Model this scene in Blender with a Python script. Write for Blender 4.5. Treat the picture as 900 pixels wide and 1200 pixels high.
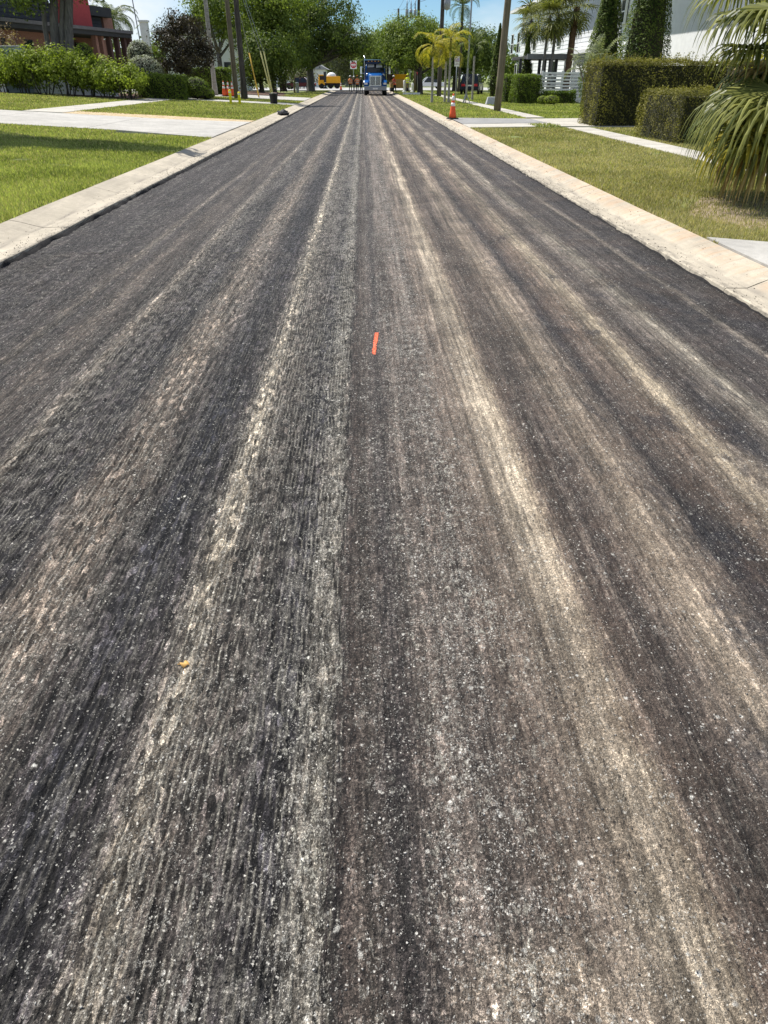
import bpy, bmesh, math, random
import numpy as np
from mathutils import Vector, Matrix

for o in list(bpy.data.objects): bpy.data.objects.remove(o)
scene = bpy.context.scene
col = scene.collection
random.seed(7); rng = np.random.default_rng(11)
R = math.radians

# ------------------------------------------------------------------ camera
FPX, HC, PITCH, YAW = 832.0, 1.6, math.atan(509/832), math.atan(25*0.853/832)
cam_d = bpy.data.cameras.new('camera'); cam = bpy.data.objects.new('camera', cam_d); col.objects.link(cam)
cam.location = (0, 0, HC); cam.rotation_euler = (R(90)-PITCH, 0, -YAW)
cam_d.sensor_fit = 'HORIZONTAL'; cam_d.sensor_width = 36; cam_d.lens = FPX/900*36
cam_d.clip_start = 0.05; cam_d.clip_end = 3000
scene.camera = cam
scene.render.resolution_x, scene.render.resolution_y = 768, 1024

# ------------------------------------------------------------------ sky, sun, exposure
SUN_EL = R(58); SAZ = Vector((-0.72, 0.69)).normalized()
world = bpy.data.worlds.new('World'); scene.world = world; world.use_nodes = True
wn = world.node_tree; wn.nodes.clear()
def wnode(t): return wn.nodes.new(t)
w_out = wnode('ShaderNodeOutputWorld'); w_bg = wnode('ShaderNodeBackground')
w_sky = wnode('ShaderNodeTexSky'); w_sky.sky_type = 'NISHITA'; w_sky.sun_disc = False
w_sky.sun_elevation = SUN_EL; w_sky.sun_rotation = math.atan2(SAZ.x, SAZ.y) % (2*math.pi)
w_sky.air_density = 1.0; w_sky.dust_density = 0.0; w_sky.ozone_density = 4.0; w_sky.altitude = 600
w_tc = wnode('ShaderNodeTexCoord'); w_map = wnode('ShaderNodeMapping'); w_map.inputs['Scale'].default_value = (1.0, 1.0, 3.2)
w_noise = wnode('ShaderNodeTexNoise'); w_noise.inputs['Scale'].default_value = 2.6; w_noise.inputs['Detail'].default_value = 7
w_noise.inputs['Roughness'].default_value = 0.58; w_noise.inputs['Distortion'].default_value = 0.3
w_ramp = wnode('ShaderNodeValToRGB'); w_ramp.color_ramp.elements[0].position = 0.42; w_ramp.color_ramp.elements[1].position = 0.66
w_ramp.color_ramp.elements[0].color = (0, 0, 0, 1); w_ramp.color_ramp.elements[1].color = (0.85, 0.85, 0.85, 1)
w_mix = wnode('ShaderNodeMix'); w_mix.data_type = 'RGBA'; w_mix.inputs[7].default_value = (9.5, 9.9, 10.4, 1)
wn.links.new(w_tc.outputs['Generated'], w_map.inputs[0]); wn.links.new(w_map.outputs[0], w_noise.inputs['Vector'])
wn.links.new(w_noise.outputs[0], w_ramp.inputs[0]); wn.links.new(w_ramp.outputs[0], w_mix.inputs[0])
w_tint = wnode('ShaderNodeMix'); w_tint.data_type = 'RGBA'; w_tint.blend_type = 'MULTIPLY'; w_tint.inputs[0].default_value = 1.0; w_tint.inputs[7].default_value = (0.76, 0.95, 1.10, 1)
wn.links.new(w_sky.outputs[0], w_tint.inputs[6]); wn.links.new(w_tint.outputs[2], w_mix.inputs[6]); wn.links.new(w_mix.outputs[2], w_bg.inputs[0])
wn.links.new(w_bg.outputs[0], w_out.inputs[0]); w_bg.inputs[1].default_value = 0.075

sun_d = bpy.data.lights.new('sun', 'SUN'); sun = bpy.data.objects.new('sun', sun_d); col.objects.link(sun)
sun_d.energy = 5.0; sun_d.angle = R(0.53); sun_d.color = (1.0, 0.965, 0.91)
_ce = math.cos(SUN_EL)
sun.rotation_euler = Vector((-SAZ.x*_ce, -SAZ.y*_ce, -math.sin(SUN_EL))).to_track_quat('-Z', 'Y').to_euler()
sun.location = (0, 0, 60)
vs = scene.view_settings; vs.view_transform = 'Standard'; vs.look = 'None'; vs.exposure = 0.45; vs.gamma = 1.0
vs.use_curve_mapping = False

# ------------------------------------------------------------------ pixel -> ray helpers (distance always from ground, wall or size)
_f = Vector((math.sin(YAW)*math.cos(PITCH), math.cos(YAW)*math.cos(PITCH), -math.sin(PITCH)))
_r = Vector((math.cos(YAW), -math.sin(YAW), 0)); _u = _r.cross(_f)
CAM = Vector((0, 0, HC))
def ray(x, y): return _f + _r*((x-450)/FPX) + _u*((600-y)/FPX)
def at_z(x, y, z): d = ray(x, y); return CAM + d*((z-HC)/d.z)
def at_y(x, y, Y): d = ray(x, y); return CAM + d*(Y/d.y)
def at_x(x, y, X): d = ray(x, y); return CAM + d*(X/d.x)
def mpp(Y): return (Y*math.cos(PITCH)+0.8)/FPX            # metres per pixel across, at distance Y
LEFT_E, RIGHT_E = -3.6, 3.12
def ground_z(X, Y=0):
    if X < -4.28:
        f = 1.0 if Y < 80 else max(0.0, 1-(Y-80)/20)
        return 0.14 + 0.045*f*min(max(-4.28-X, 0), 16)
    if X > 3.6: return 0.14
    return 0.0
def at_ground(x, y):
    z = 0.14
    for _ in range(12):
        p = at_z(x, y, z); z = ground_z(p.x, p.y)
    return Vector((p.x, p.y, z))
def G(X, Y): return Vector((X, Y, ground_z(X, Y)))

# ------------------------------------------------------------------ object helpers
def tag(o, label=None, cat=None, group=None, kind=None):
    if label: o['label'] = label
    if cat: o['category'] = cat
    if group: o['group'] = group
    if kind: o['kind'] = kind
    return o
def thing(name, label, cat, loc=(0, 0, 0), rz=0.0, group=None):
    o = bpy.data.objects.new(name, None); col.objects.link(o); o.empty_display_size = 0.2
    o.location = loc; o.rotation_euler = (0, 0, rz)
    return tag(o, label, cat, group)
def link(name, me, parent=None, mats=None):
    o = bpy.data.objects.new(name, me); col.objects.link(o)
    if parent is not None: o.parent = parent
    if mats:
        for m in (mats if isinstance(mats, (list, tuple)) else [mats]): me.materials.append(m)
    return o
def copy_tree(o, parent=None):
    c = o.copy(); col.objects.link(c); c.parent = parent
    for ch in o.children: copy_tree(ch, c)
    return c
def np_mesh(name, V, F, smooth=False, attrs=None, mi=None):
    V = np.asarray(V, dtype=np.float32); F = np.asarray(F, dtype=np.int32)
    me = bpy.data.meshes.new(name); k = F.shape[1]
    me.vertices.add(len(V)); me.vertices.foreach_set('co', V.ravel())
    me.loops.add(F.size); me.loops.foreach_set('vertex_index', F.ravel())
    me.polygons.add(len(F)); me.polygons.foreach_set('loop_start', np.arange(0, F.size, k, dtype=np.int32))
    if smooth: me.polygons.foreach_set('use_smooth', np.ones(len(F), dtype=bool))
    if mi is not None: me.polygons.foreach_set('material_index', np.asarray(mi, dtype=np.int32))
    me.update(calc_edges=True)
    for n, a in (attrs or {}).items():
        at = me.attributes.new(n, 'FLOAT', 'POINT'); at.data.foreach_set('value', np.asarray(a, dtype=np.float32))
    return me

class MB:
    """collects boxes, tubes, lathes, prisms; build() links them as one mesh object"""
    def __init__(s): s.v = []; s.f = []; s.sm = []
    def add(s, vs_, fs, smooth=False):
        n = len(s.v); s.v += [tuple(p) for p in vs_]
        s.f += [tuple(i+n for i in f) for f in fs]; s.sm += [smooth]*len(fs); return s
    def box(s, x0, x1, y0, y1, z0, z1, tx=0.0, ty=0.0):
        a = [(x0, y0, z0), (x1, y0, z0), (x1, y1, z0), (x0, y1, z0), (x0+tx, y0+ty, z1), (x1-tx, y0+ty, z1), (x1-tx, y1-ty, z1), (x0+tx, y1-ty, z1)]
        return s.add(a, [(3, 2, 1, 0), (4, 5, 6, 7), (0, 1, 5, 4), (1, 2, 6, 5), (2, 3, 7, 6), (3, 0, 4, 7)])
    def cbox(s, c, d, tx=0, ty=0): return s.box(c[0]-d[0]/2, c[0]+d[0]/2, c[1]-d[1]/2, c[1]+d[1]/2, c[2]-d[2]/2, c[2]+d[2]/2, tx, ty)
    def tube(s, pts, rad, n=8, caps=True, smooth=True):
        pts = [Vector(p) for p in pts]
        if not isinstance(rad, (list, tuple)): rad = [rad]*len(pts)
        vs_ = []; fs = []
        for i, p in enumerate(pts):
            t = (pts[min(i+1, len(pts)-1)]-pts[max(i-1, 0)]).normalized()
            a = Vector((0, 0, 1)) if abs(t.z) < 0.9 else Vector((0, 1, 0))
            u = t.cross(a).normalized(); w = u.cross(t)
            for k in range(n):
                q = 2*math.pi*k/n; vs_.append(p+(u*math.cos(q)+w*math.sin(q))*rad[i])
        for i in range(len(pts)-1):
            for k in range(n):
                k2 = (k+1) % n; fs.append((i*n+k, i*n+k2, (i+1)*n+k2, (i+1)*n+k))
        s.add(vs_, fs, smooth)
        if caps:
            m = len(s.v)-len(vs_)
            s.f += [tuple(m+k for k in range(n)), tuple(m+(len(pts)-1)*n+k for k in reversed(range(n)))]; s.sm += [False, False]
        return s
    def lathe(s, prof, c=(0, 0, 0), n=16, axis='z', smooth=True):
        vs_ = []; fs = []
        for r_, h in prof:
            for k in range(n):
                q = 2*math.pi*k/n; a, b = r_*math.cos(q), r_*math.sin(q)
                p = (a, b, h) if axis == 'z' else ((h, a, b) if axis == 'x' else (a, h, b))
                vs_.append((p[0]+c[0], p[1]+c[1], p[2]+c[2]))
        for i in range(len(prof)-1):
            for k in range(n):
                k2 = (k+1) % n; fs.append((i*n+k, i*n+k2, (i+1)*n+k2, (i+1)*n+k))
        fs += [tuple(range(n)), tuple((len(prof)-1)*n+k for k in reversed(range(n)))]
        return s.add(vs_, fs, smooth)
    def prism(s, poly, a, b, axis='x'):
        """poly: 2D outline; axis x -> (y,z), axis y -> (x,z), axis z -> (x,y)"""
        def P(p, h): return (h, p[0], p[1]) if axis == 'x' else ((p[0], h, p[1]) if axis == 'y' else (p[0], p[1], h))
        n = len(poly); vs_ = [P(p, a) for p in poly]+[P(p, b) for p in poly]
        fs = [tuple(range(n)), tuple(n+k for k in reversed(range(n)))]+[(k, k+n, (k+1) % n+n, (k+1) % n) for k in range(n)]
        return s.add(vs_, fs)
    def ell(s, c, r, n=14, m=9):
        vs_ = []; fs = []
        for i in range(m+1):
            t = math.pi*i/m
            for k in range(n):
                q = 2*math.pi*k/n; vs_.append((c[0]+r[0]*math.sin(t)*math.cos(q), c[1]+r[1]*math.sin(t)*math.sin(q), c[2]+r[2]*math.cos(t)))
        for i in range(m):
            for k in range(n):
                k2 = (k+1) % n; fs.append((i*n+k, (i+1)*n+k, (i+1)*n+k2, i*n+k2))
        return s.add(vs_, fs, True)
    def mesh(s, name, bevel=0.0):
        me = bpy.data.meshes.new(name); me.from_pydata(s.v, [], s.f)
        me.polygons.foreach_set('use_smooth', s.sm)
        bm = bmesh.new(); bm.from_mesh(me)
        bmesh.ops.recalc_face_normals(bm, faces=bm.faces)
        if bevel > 0:
            es = [e for e in bm.edges if len(e.link_faces) == 2 and e.calc_face_angle(0) > 0.6]
            bmesh.ops.bevel(bm, geom=es, offset=bevel, segments=2, affect='EDGES', profile=0.6, clamp_overlap=True)
        bm.to_mesh(me); bm.free(); return me
    def build(s, name, mat, parent=None, bevel=0.0): return link(name, s.mesh(name, bevel), parent, mat)

# ------------------------------------------------------------------ materials
class NT:
    def __init__(s, name):
        s.m = bpy.data.materials.new(name); s.m.use_nodes = True; s.t = s.m.node_tree; s.t.nodes.clear()
        s.out = s.n('ShaderNodeOutputMaterial'); s.b = s.n('ShaderNodeBsdfPrincipled'); s.l(s.b.outputs[0], s.out.inputs[0])
        s.b.inputs['Specular IOR Level'].default_value = 0.3
    def n(s, t): return s.t.nodes.new(t)
    def l(s, a, b): s.t.links.new(a, b)
    def put(s, inp, v):
        if hasattr(v, 'is_output') or isinstance(v, bpy.types.NodeSocket): s.l(v, inp)
        else: inp.default_value = v
    def coord(s, kind='Object'): return s.n('ShaderNodeTexCoord').outputs[kind]
    def sep(s, v):
        k = s.n('ShaderNodeSeparateXYZ'); s.l(v, k.inputs[0]); return k.outputs
    def comb(s, x, y, z):
        k = s.n('ShaderNodeCombineXYZ')
        for i, v in enumerate((x, y, z)): s.put(k.inputs[i], v)
        return k.outputs[0]
    def scale(s, v, sc):
        k = s.n('ShaderNodeVectorMath'); k.operation = 'MULTIPLY'; s.l(v, k.inputs[0]); k.inputs[1].default_value = sc; return k.outputs[0]
    def noise(s, v, sc, det=4, rough=0.55, dist=0.0):
        k = s.n('ShaderNodeTexNoise'); s.l(v, k.inputs['Vector']); k.inputs['Scale'].default_value = sc
        k.inputs['Detail'].default_value = det; k.inputs['Roughness'].default_value = rough; k.inputs['Distortion'].default_value = dist
        return k.outputs[0]
    def voro(s, v, sc, feat='F1'):
        k = s.n('ShaderNodeTexVoronoi'); k.feature = feat; s.l(v, k.inputs['Vector']); k.inputs['Scale'].default_value = sc; return k.outputs
    def math(s, op, a, b=0.0, c=0.0, clamp=False):
        k = s.n('ShaderNodeMath'); k.operation = op; k.use_clamp = clamp
        for i, v in enumerate((a, b, c)): s.put(k.inputs[i], v)
        return k.outputs[0]
    def rng(s, v, a, b, c=0.0, d=1.0):
        k = s.n('ShaderNodeMapRange'); k.clamp = True
        for i, q in enumerate((v, a, b, c, d)): s.put(k.inputs[i], q)
        return k.outputs[0]
    def ramp(s, v, stops, interp='LINEAR'):
        k = s.n('ShaderNodeValToRGB'); s.l(v, k.inputs[0]); cr = k.color_ramp; cr.interpolation = interp
        while len(cr.elements) < len(stops): cr.elements.new(0.5)
        for e, (p, c) in zip(cr.elements, stops):
            e.position = p; e.color = (*c, 1) if len(c) == 3 else c
        return k.outputs[0]
    def mix(s, f, a, b, mode='MIX'):
        k = s.n('ShaderNodeMix'); k.data_type = 'RGBA'; k.blend_type = mode
        s.put(k.inputs[0], f)
        for i, v in ((6, a), (7, b)):
            s.put(k.inputs[i], v if not isinstance(v, tuple) or len(v) == 4 else (*v, 1))
        return k.outputs[2]
    def mixf(s, f, a, b):
        k = s.n('ShaderNodeMix'); k.data_type = 'FLOAT'; s.put(k.inputs[0], f); s.put(k.inputs[2], a); s.put(k.inputs[3], b); return k.outputs[0]
    def bump(s, h, strength=0.3, dist=0.01):
        k = s.n('ShaderNodeBump'); k.inputs['Strength'].default_value = strength; k.inputs['Distance'].default_value = dist
        s.l(h, k.inputs['Height']); s.l(k.outputs[0], s.b.inputs['Normal'])
    def base(s, c, rough=0.8, metal=0.0):
        s.put(s.b.inputs['Base Color'], c if not isinstance(c, tuple) or len(c) == 4 else (*c, 1))
        s.put(s.b.inputs['Roughness'], rough); s.b.inputs['Metallic'].default_value = metal; return s.m
    def attr(s, name):
        k = s.n('ShaderNodeAttribute'); k.attribute_name = name; return k.outputs['Fac']
def lin(c):
    return tuple((v/255/12.92 if v/255 <= 0.04045 else ((v/255+0.055)/1.055)**2.4) for v in c)
def plain(name, c, rough=0.6, metal=0.0, var=0.12, sc=6.0, bump=0.0):
    t = NT(name); co = t.coord(); n = t.noise(co, sc, 5)
    f = t.rng(n, 0.3, 0.7, 1-var, 1+var)
    cc = t.mix(1.0, (*c, 1), t.comb(f, f, f), 'MULTIPLY')
    if bump: t.bump(t.noise(co, sc*6, 3), bump, 0.01)
    return t.base(cc, rough, metal)
def leafmat(name, dark, light, trans=0.35, rough=0.55):
    t = NT(name); c = t.mix(t.attr('tint'), dark, light); t.base(c, rough)
    t.b.inputs['Specular IOR Level'].default_value = 0.14
    tr = t.n('ShaderNodeBsdfTranslucent'); c2 = t.mix(1.0, c, (1.25, 1.35, 0.55, 1), 'MULTIPLY'); t.l(c2, tr.inputs[0])
    mx = t.n('ShaderNodeMixShader'); mx.inputs[0].default_value = trans
    t.l(t.b.outputs[0], mx.inputs[1]); t.l(tr.outputs[0], mx.inputs[2]); t.l(mx.outputs[0], t.out.inputs[0]); return t.m

# --- milled asphalt
def road_material():
    t = NT('milled_asphalt'); co = t.coord(); X, Y, Z = t.sep(co)
    wob = t.noise(t.comb(0.0, Y, 0.0), 0.35, 2)
    # jitter the coordinates so that grains come out angular and stripe edges dissolve into specks
    nd = t.n('ShaderNodeTexNoise'); t.l(co, nd.inputs['Vector']); nd.inputs['Scale'].default_value = 120.0; nd.inputs['Detail'].default_value = 2.0
    dv = t.n('ShaderNodeVectorMath'); dv.operation = 'MULTIPLY_ADD'; t.l(nd.outputs[1], dv.inputs[0]); dv.inputs[1].default_value = (0.010, 0.014, 0.010); t.l(co, dv.inputs[2]); cd = dv.outputs[0]
    wob2 = t.noise(co, 3.2, 2, 0.6); wob3 = t.noise(t.scale(co, (80.0, 7.0, 1.0)), 1.0, 2, 0.7); wob4 = t.sep(nd.outputs[1])[2]
    jit = t.math('ADD', t.math('MULTIPLY', t.math('SUBTRACT', wob3, 0.5), 0.14), t.math('MULTIPLY', t.math('SUBTRACT', wob4, 0.5), 0.07))
    Xw = t.math('ADD', t.math('ADD', X, jit), t.math('ADD', t.math('MULTIPLY', t.math('SUBTRACT', wob, 0.5), 0.08), t.math('MULTIPLY', t.math('SUBTRACT', wob2, 0.5), 0.075)))
    Lt = [(-3.6, 64, 60, 61), (-3.3, 76, 71, 70), (-2.9, 66, 62, 63), (-2.45, 82, 76, 74), (-2.39, 110, 102, 94), (-2.3, 74, 69, 69), (-2.12, 104, 95, 88),
          (-1.95, 86, 79, 75), (-1.82, 84, 78, 75), (-1.75, 130, 121, 111), (-1.68, 84, 79, 77), (-1.42, 62, 60, 63), (-1.36, 48, 47, 52), (-1.28, 104, 95, 88), (-1.12, 122, 111, 101),
          (-1.0, 90, 83, 79), (-0.88, 50, 50, 56), (-0.80, 47, 47, 53), (-0.70, 64, 60, 62), (-0.635, 112, 105, 97), (-0.60, 160, 150, 136), (-0.565, 142, 133, 121), (-0.52, 98, 92, 86), (-0.42, 88, 82, 78),
          (-0.30, 64, 62, 65), (-0.24, 48, 47, 52), (-0.19, 106, 101, 95), (-0.135, 108, 103, 96), (-0.10, 62, 57, 56), (-0.07, 88, 79, 74), (0.0, 100, 92, 86)]
    Rt = [(0.0, 100, 92, 86), (0.07, 76, 71, 70), (0.15, 108, 99, 92), (0.34, 106, 97, 90), (0.42, 112, 101, 92), (0.5, 122, 111, 101), (0.58, 138, 126, 114), (0.63, 178, 164, 148), (0.68, 190, 175, 158), (0.72, 160, 146, 130),
          (0.78, 104, 93, 84), (0.87, 84, 75, 70), (0.885, 122, 112, 103), (0.905, 76, 68, 64), (1.0, 104, 94, 86), (1.15, 140, 127, 114), (1.3, 124, 113, 103), (1.38, 62, 59, 61), (1.46, 84, 75, 70), (1.6, 118, 105, 94),
          (1.68, 132, 120, 107), (1.75, 160, 147, 130), (1.83, 104, 95, 87), (1.95, 78, 72, 70), (2.1, 116, 108, 100), (2.2, 156, 147, 135), (2.3, 86, 80, 78), (2.4, 68, 64, 65), (2.66, 84, 79, 77), (2.71, 120, 112, 103),
          (2.78, 72, 68, 68), (3.12, 64, 60, 61)]
    k = 0.90
    fl = t.rng(Xw, -3.6, 0.0); fr = t.rng(Xw, 0.0, 3.12)
    cl = t.ramp(fl, [((p+3.6)/3.6, tuple(v*k*(0.80 if a < 110 else 1.0) for v in lin((a, b, c)))) for p, a, b, c in Lt])
    cr = t.ramp(fr, [(p/3.12, tuple(v*k*(0.78 if a < 88 else 0.88 if a > 150 else 1.0) for v in lin((a, b+(1 if a > 130 else 0), c+1)))) for p, a, b, c in Rt])
    base = t.mix(t.math('GREATER_THAN', Xw, 0.0), cl, cr)
    # stripes come and go along the road and thin out further on
    fade = t.math('ADD', t.math('MULTIPLY', t.rng(Y, 5.0, 22.0, 0.0, 0.15), 1.0), t.rng(t.noise(t.scale(co, (1.5, 0.45, 1)), 1.0, 3, 0.65), 0.42, 0.68, 0.0, 0.45), clamp=True)
    flatc = t.mix(t.rng(X, -0.6, 0.9), tuple(v*k for v in lin((72, 67, 67)))+(1,), tuple(v*k for v in lin((106, 96, 88)))+(1,))
    base = t.mix(fade, base, flatc)
    st1 = t.noise(t.scale(co, (7.0, 0.22, 1.0)), 1.0, 4, 0.65)
    st2 = t.noise(t.scale(co, (34.0, 0.55, 1.0)), 1.0, 2, 0.65)
    blot = t.noise(co, 1.5, 4, 0.66, 0.5)
    m = t.math('MULTIPLY', t.rng(st1, 0.30, 0.70, 0.48, 1.6), t.rng(st2, 0.30, 0.70, 0.60, 1.5))
    m = t.math('MULTIPLY', m, t.mixf(t.rng(X, -0.3, 0.5), t.rng(blot, 0.3, 0.72, 0.84, 1.18), t.rng(blot, 0.3, 0.72, 0.66, 1.38)))
    base = t.mix(1.0, base, t.comb(m, m, m), 'MULTIPLY')
    n14 = t.noise(co, 14.0, 3, 0.7)
    def patch(cx, cy, rx, ry):
        d = t.math('ADD', t.math('POWER', t.math('DIVIDE', t.math('ABSOLUTE', t.math('SUBTRACT', Xw, cx)), rx), 2.0), t.math('POWER', t.math('DIVIDE', t.math('ABSOLUTE', t.math('SUBTRACT', Y, cy)), ry), 2.0))
        return t.math('MULTIPLY', t.rng(d, 1.3, 0.1), t.rng(n14, 0.3, 0.6))
    # spilled pale dust and dark bituminous patches of the right-hand pass
    for c in ((1.84, 2.78, 0.16, 0.40), (0.36, 0.72, 0.22, 0.12)): base = t.mix(t.math('MULTIPLY', patch(*c), 0.62), base, tuple(v*k for v in lin((178, 164, 148)))+(1,))
    for c in ((1.43, 2.25, 0.11, 0.36), (1.28, 1.85, 0.10, 0.25), (1.95, 3.4, 0.10, 0.5), (1.1, 1.25, 0.10, 0.2), (2.0, 2.5, 0.12, 0.3)): base = t.mix(t.math('MULTIPLY', patch(*c), 0.72), base, (*lin((54, 54, 60)), 1))
    pt = t.noise(t.scale(co, (2.6, 1.1, 1.0)), 1.7, 3, 0.65, 0.6)
    base = t.mix(t.math('MULTIPLY', t.math('MULTIPLY', t.rng(pt, 0.58, 0.68), t.rng(X, 0.9, 1.3)), 0.6), base, (*lin((60, 58, 62)), 1))
    dm = t.math('MULTIPLY', t.rng(t.noise(co, 2.2, 3, 0.68), 0.48, 0.72), t.rng(X, 0.0, 0.6, 0.35, 1.0))
    base = t.mix(t.math('MULTIPLY', dm, 0.38), base, (*lin((86, 70, 60)), 1))
    # scratch dashes cut by the drum teeth: long thin cells, strongest on the left-hand pass
    scr = t.ramp(t.rng(X, -3.6, 3.12), [((x+3.6)/6.72, (v, v, v)) for x, v in ((-3.6, .7), (-2.4, .6), (-1.9, .45), (-1.7, .9), (-1.3, .8), (-.9, .9), (-.6, 1.0), (-.11, 1.0), (-.08, .30), (.35, .35), (.55, .15), (1.2, .22), (3.1, .3))]); scr = t.sep(scr)[0]
    off = t.math('MULTIPLY', t.noise(co, 5.0, 0), 0.02)
    cj = t.n('ShaderNodeVectorMath'); cj.operation = 'MULTIPLY_ADD'; t.l(nd.outputs[1], cj.inputs[0]); cj.inputs[1].default_value = (0.0045, 0.03, 0.0); t.l(co, cj.inputs[2])
    vd = t.voro(t.comb(t.math('MULTIPLY', t.math('ADD', t.sep(cj.outputs[0])[0], off), 62.0), t.math('MULTIPLY', t.sep(cj.outputs[0])[1], 17.0), 0.0), 1.0); rd = t.sep(vd[1])
    fd = t.ramp(rd[0], [(0.0, (.26,)*3), (.35, (.60,)*3), (.75, (1.0,)*3), (.90, (1.7,)*3), (1.0, (2.9,)*3)])
    base = t.mix(scr, base, t.mix(1.0, base, fd, 'MULTIPLY'))
    # regular pale tooth lines, gated into dashes
    lx = t.math('FRACT', t.math('DIVIDE', t.math('ADD', t.math('ADD', t.sep(cj.outputs[0])[0], off), t.math('MULTIPLY', wob, 0.03)), 0.0185))
    ln = t.math('MULTIPLY', t.rng(t.math('ABSOLUTE', t.math('SUBTRACT', lx, 0.5)), 0.24, 0.44), t.rng(rd[1], 0.35, 0.75))
    lz = t.sep(t.ramp(t.rng(Xw, -3.6, 3.12), [((x+3.6)/6.72, (v, v, v)) for x, v in ((-3.6, .2), (-1.9, .25), (-1.75, .5), (-1.4, .3), (-1.15, .5), (-.95, .15), (-.7, .15), (-.63, .7), (-.55, .75), (-.48, .5), (-.3, .4), (-.2, .6), (-.11, .5), (-.08, .05), (.3, .1), (3.1, .1))]))[0]
    base = t.mix(t.math('MULTIPLY', ln, lz), base, (0.42, 0.39, 0.34, 1))
    # worn white flecks in ragged clusters
    fz = t.sep(t.ramp(t.rng(Xw, -3.6, 3.12), [((x+3.6)/6.72, (v, v, v)) for x, v in ((-3.6, .05), (-1.3, .12), (-.7, .1), (-.55, .4), (-.3, .25), (-.2, .85), (-.12, 1.0), (-.09, .05), (-.02, .45), (.05, .3), (.14, .7), (.22, .45), (.36, 1.0), (.44, .5), (.55, .15), (.9, .15), (3.1, .1))]))[0]
    fl_ = t.math('MULTIPLY', t.rng(t.noise(t.scale(co, (1.5, 0.85, 1.0)), 30.0, 3, 0.78, 0.0), 0.54, 0.62), t.rng(t.noise(t.scale(co, (3.0, 1.0, 1.0)), 2.4, 2, 0.7), 0.40, 0.60))
    base = t.mix(t.math('MULTIPLY', fl_, t.math('MULTIPLY', fz, 0.8)), base, (0.46, 0.44, 0.39, 1))
    # ground-off ridge tops and a near-black tone mixed in low between them
    mill = t.attr('mill')
    base = t.mix(t.math('MULTIPLY', t.rng(mill, 0.60, 0.95), 0.42), base, (0.27, 0.25, 0.225, 1))
    base = t.mix(t.math('MULTIPLY', t.rng(mill, 0.40, 0.1), 0.40), base, (0.018, 0.017, 0.019, 1))
    # grains: every stone its own tone; finer and dustier on the right-hand pass
    gs = t.ramp(t.rng(X, -3.6, 3.12), [((x+3.6)/6.72, (v, v, v)) for x, v in ((-3.6, .6), (-1.2, .75), (-.1, .95), (.3, .85), (.5, .6), (.8, .55), (1.5, .5), (3.1, .45))]); gs = t.sep(gs)[0]
    dens = t.noise(t.scale(co, (4.0, 1.6, 1.0)), 1.5, 2, 0.7)
    clus = t.rng(n14, 0.38, 0.66, 0.05, 1.7)
    zone = t.ramp(t.rng(Xw, -3.6, 3.12), [((x+3.6)/6.72, (v, v, v)) for x, v in
                 ((-3.6, .2), (-1.4, .3), (-1.1, .5), (-.75, .3), (-.58, .75), (-.5, .65), (-.3, .5), (-.2, 1.2), (-.13, 1.3), (-.09, .25), (0, .75), (.07, .55), (.2, 1.2), (.38, 1.4), (.46, .6), (.8, .4), (1.1, .4), (2.2, .35), (3.1, .25))])
    zs = t.math('MULTIPLY', t.sep(zone)[0], clus)
    va = t.voro(cd, 120.0); vb = t.voro(cd, 260.0); ra = t.sep(va[1]); rb = t.sep(vb[1])
    fa = t.ramp(ra[0], [(0.0, (.55,)*3), (.55, (.88,)*3), (.85, (1.2,)*3), (1.0, (1.7,)*3)]); fb = t.ramp(rb[0], [(0.0, (.5,)*3), (.6, (.95,)*3), (.9, (1.4,)*3), (1.0, (2.0,)*3)])
    base = t.mix(gs, base, t.mix(1.0, base, fa, 'MULTIPLY')); base = t.mix(gs, base, t.mix(1.0, base, fb, 'MULTIPLY'))
    for vo, rnd, hi, q, amt in ((t.voro(cd, 52.0), None, 0.46, 0.045, 0.85), (va, ra, 0.50, 0.15, 0.82), (vb, rb, 0.55, 0.20, 0.65)):
        rnd = rnd or t.sep(vo[1])
        thr = t.math('SUBTRACT', 1.0, t.math('MULTIPLY', t.math('MULTIPLY', zs, t.rng(dens, 0.3, 0.7, 0.3, 1.3)), q*1.7))
        sel = t.math('MULTIPLY', t.math('GREATER_THAN', rnd[1], thr), t.rng(vo[0], hi, hi*0.4))
        shade = t.rng(rnd[2], 0.0, 1.0, 0.24, 0.74)
        base = t.mix(t.math('MULTIPLY', sel, amt), base, t.comb(shade, t.math('MULTIPLY', shade, 0.955), t.math('MULTIPLY', shade, 0.89)))
    # pits and the open seam between the two passes
    np_ = t.noise(t.scale(co, (1.6, 0.7, 1.0)), 46.0, 3, 0.65); pit = t.rng(np_, 0.36, 0.29)
    base = t.mix(t.math('MULTIPLY', pit, 0.75), base, (0.010, 0.010, 0.011, 1))
    ds = t.math('ABSOLUTE', t.math('ADD', t.math('ADD', X, 0.101), t.math('MULTIPLY', t.math('SUBTRACT', t.noise(t.comb(0.0, Y, 0.0), 5.0, 5, 0.7), 0.5), 0.035)))
    seam = t.math('MULTIPLY', t.rng(ds, 0.0045, 0.0015), t.rng(t.noise(t.comb(0.0, Y, 3.0), 3.0, 3), 0.50, 0.58))
    base = t.mix(t.math('MULTIPLY', seam, 0.85), base, (0.008, 0.008, 0.008, 1))
    g1 = t.noise(co, 170.0, 3, 0.75); g2 = t.noise(co, 480.0, 0, 0.7)
    gm = t.math('MULTIPLY', t.rng(g1, 0.3, 0.7, 0.66, 1.36), t.rng(g2, 0.3, 0.7, 0.7, 1.3))
    base = t.mix(1.0, base, t.comb(gm, gm, gm), 'MULTIPLY')
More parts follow.
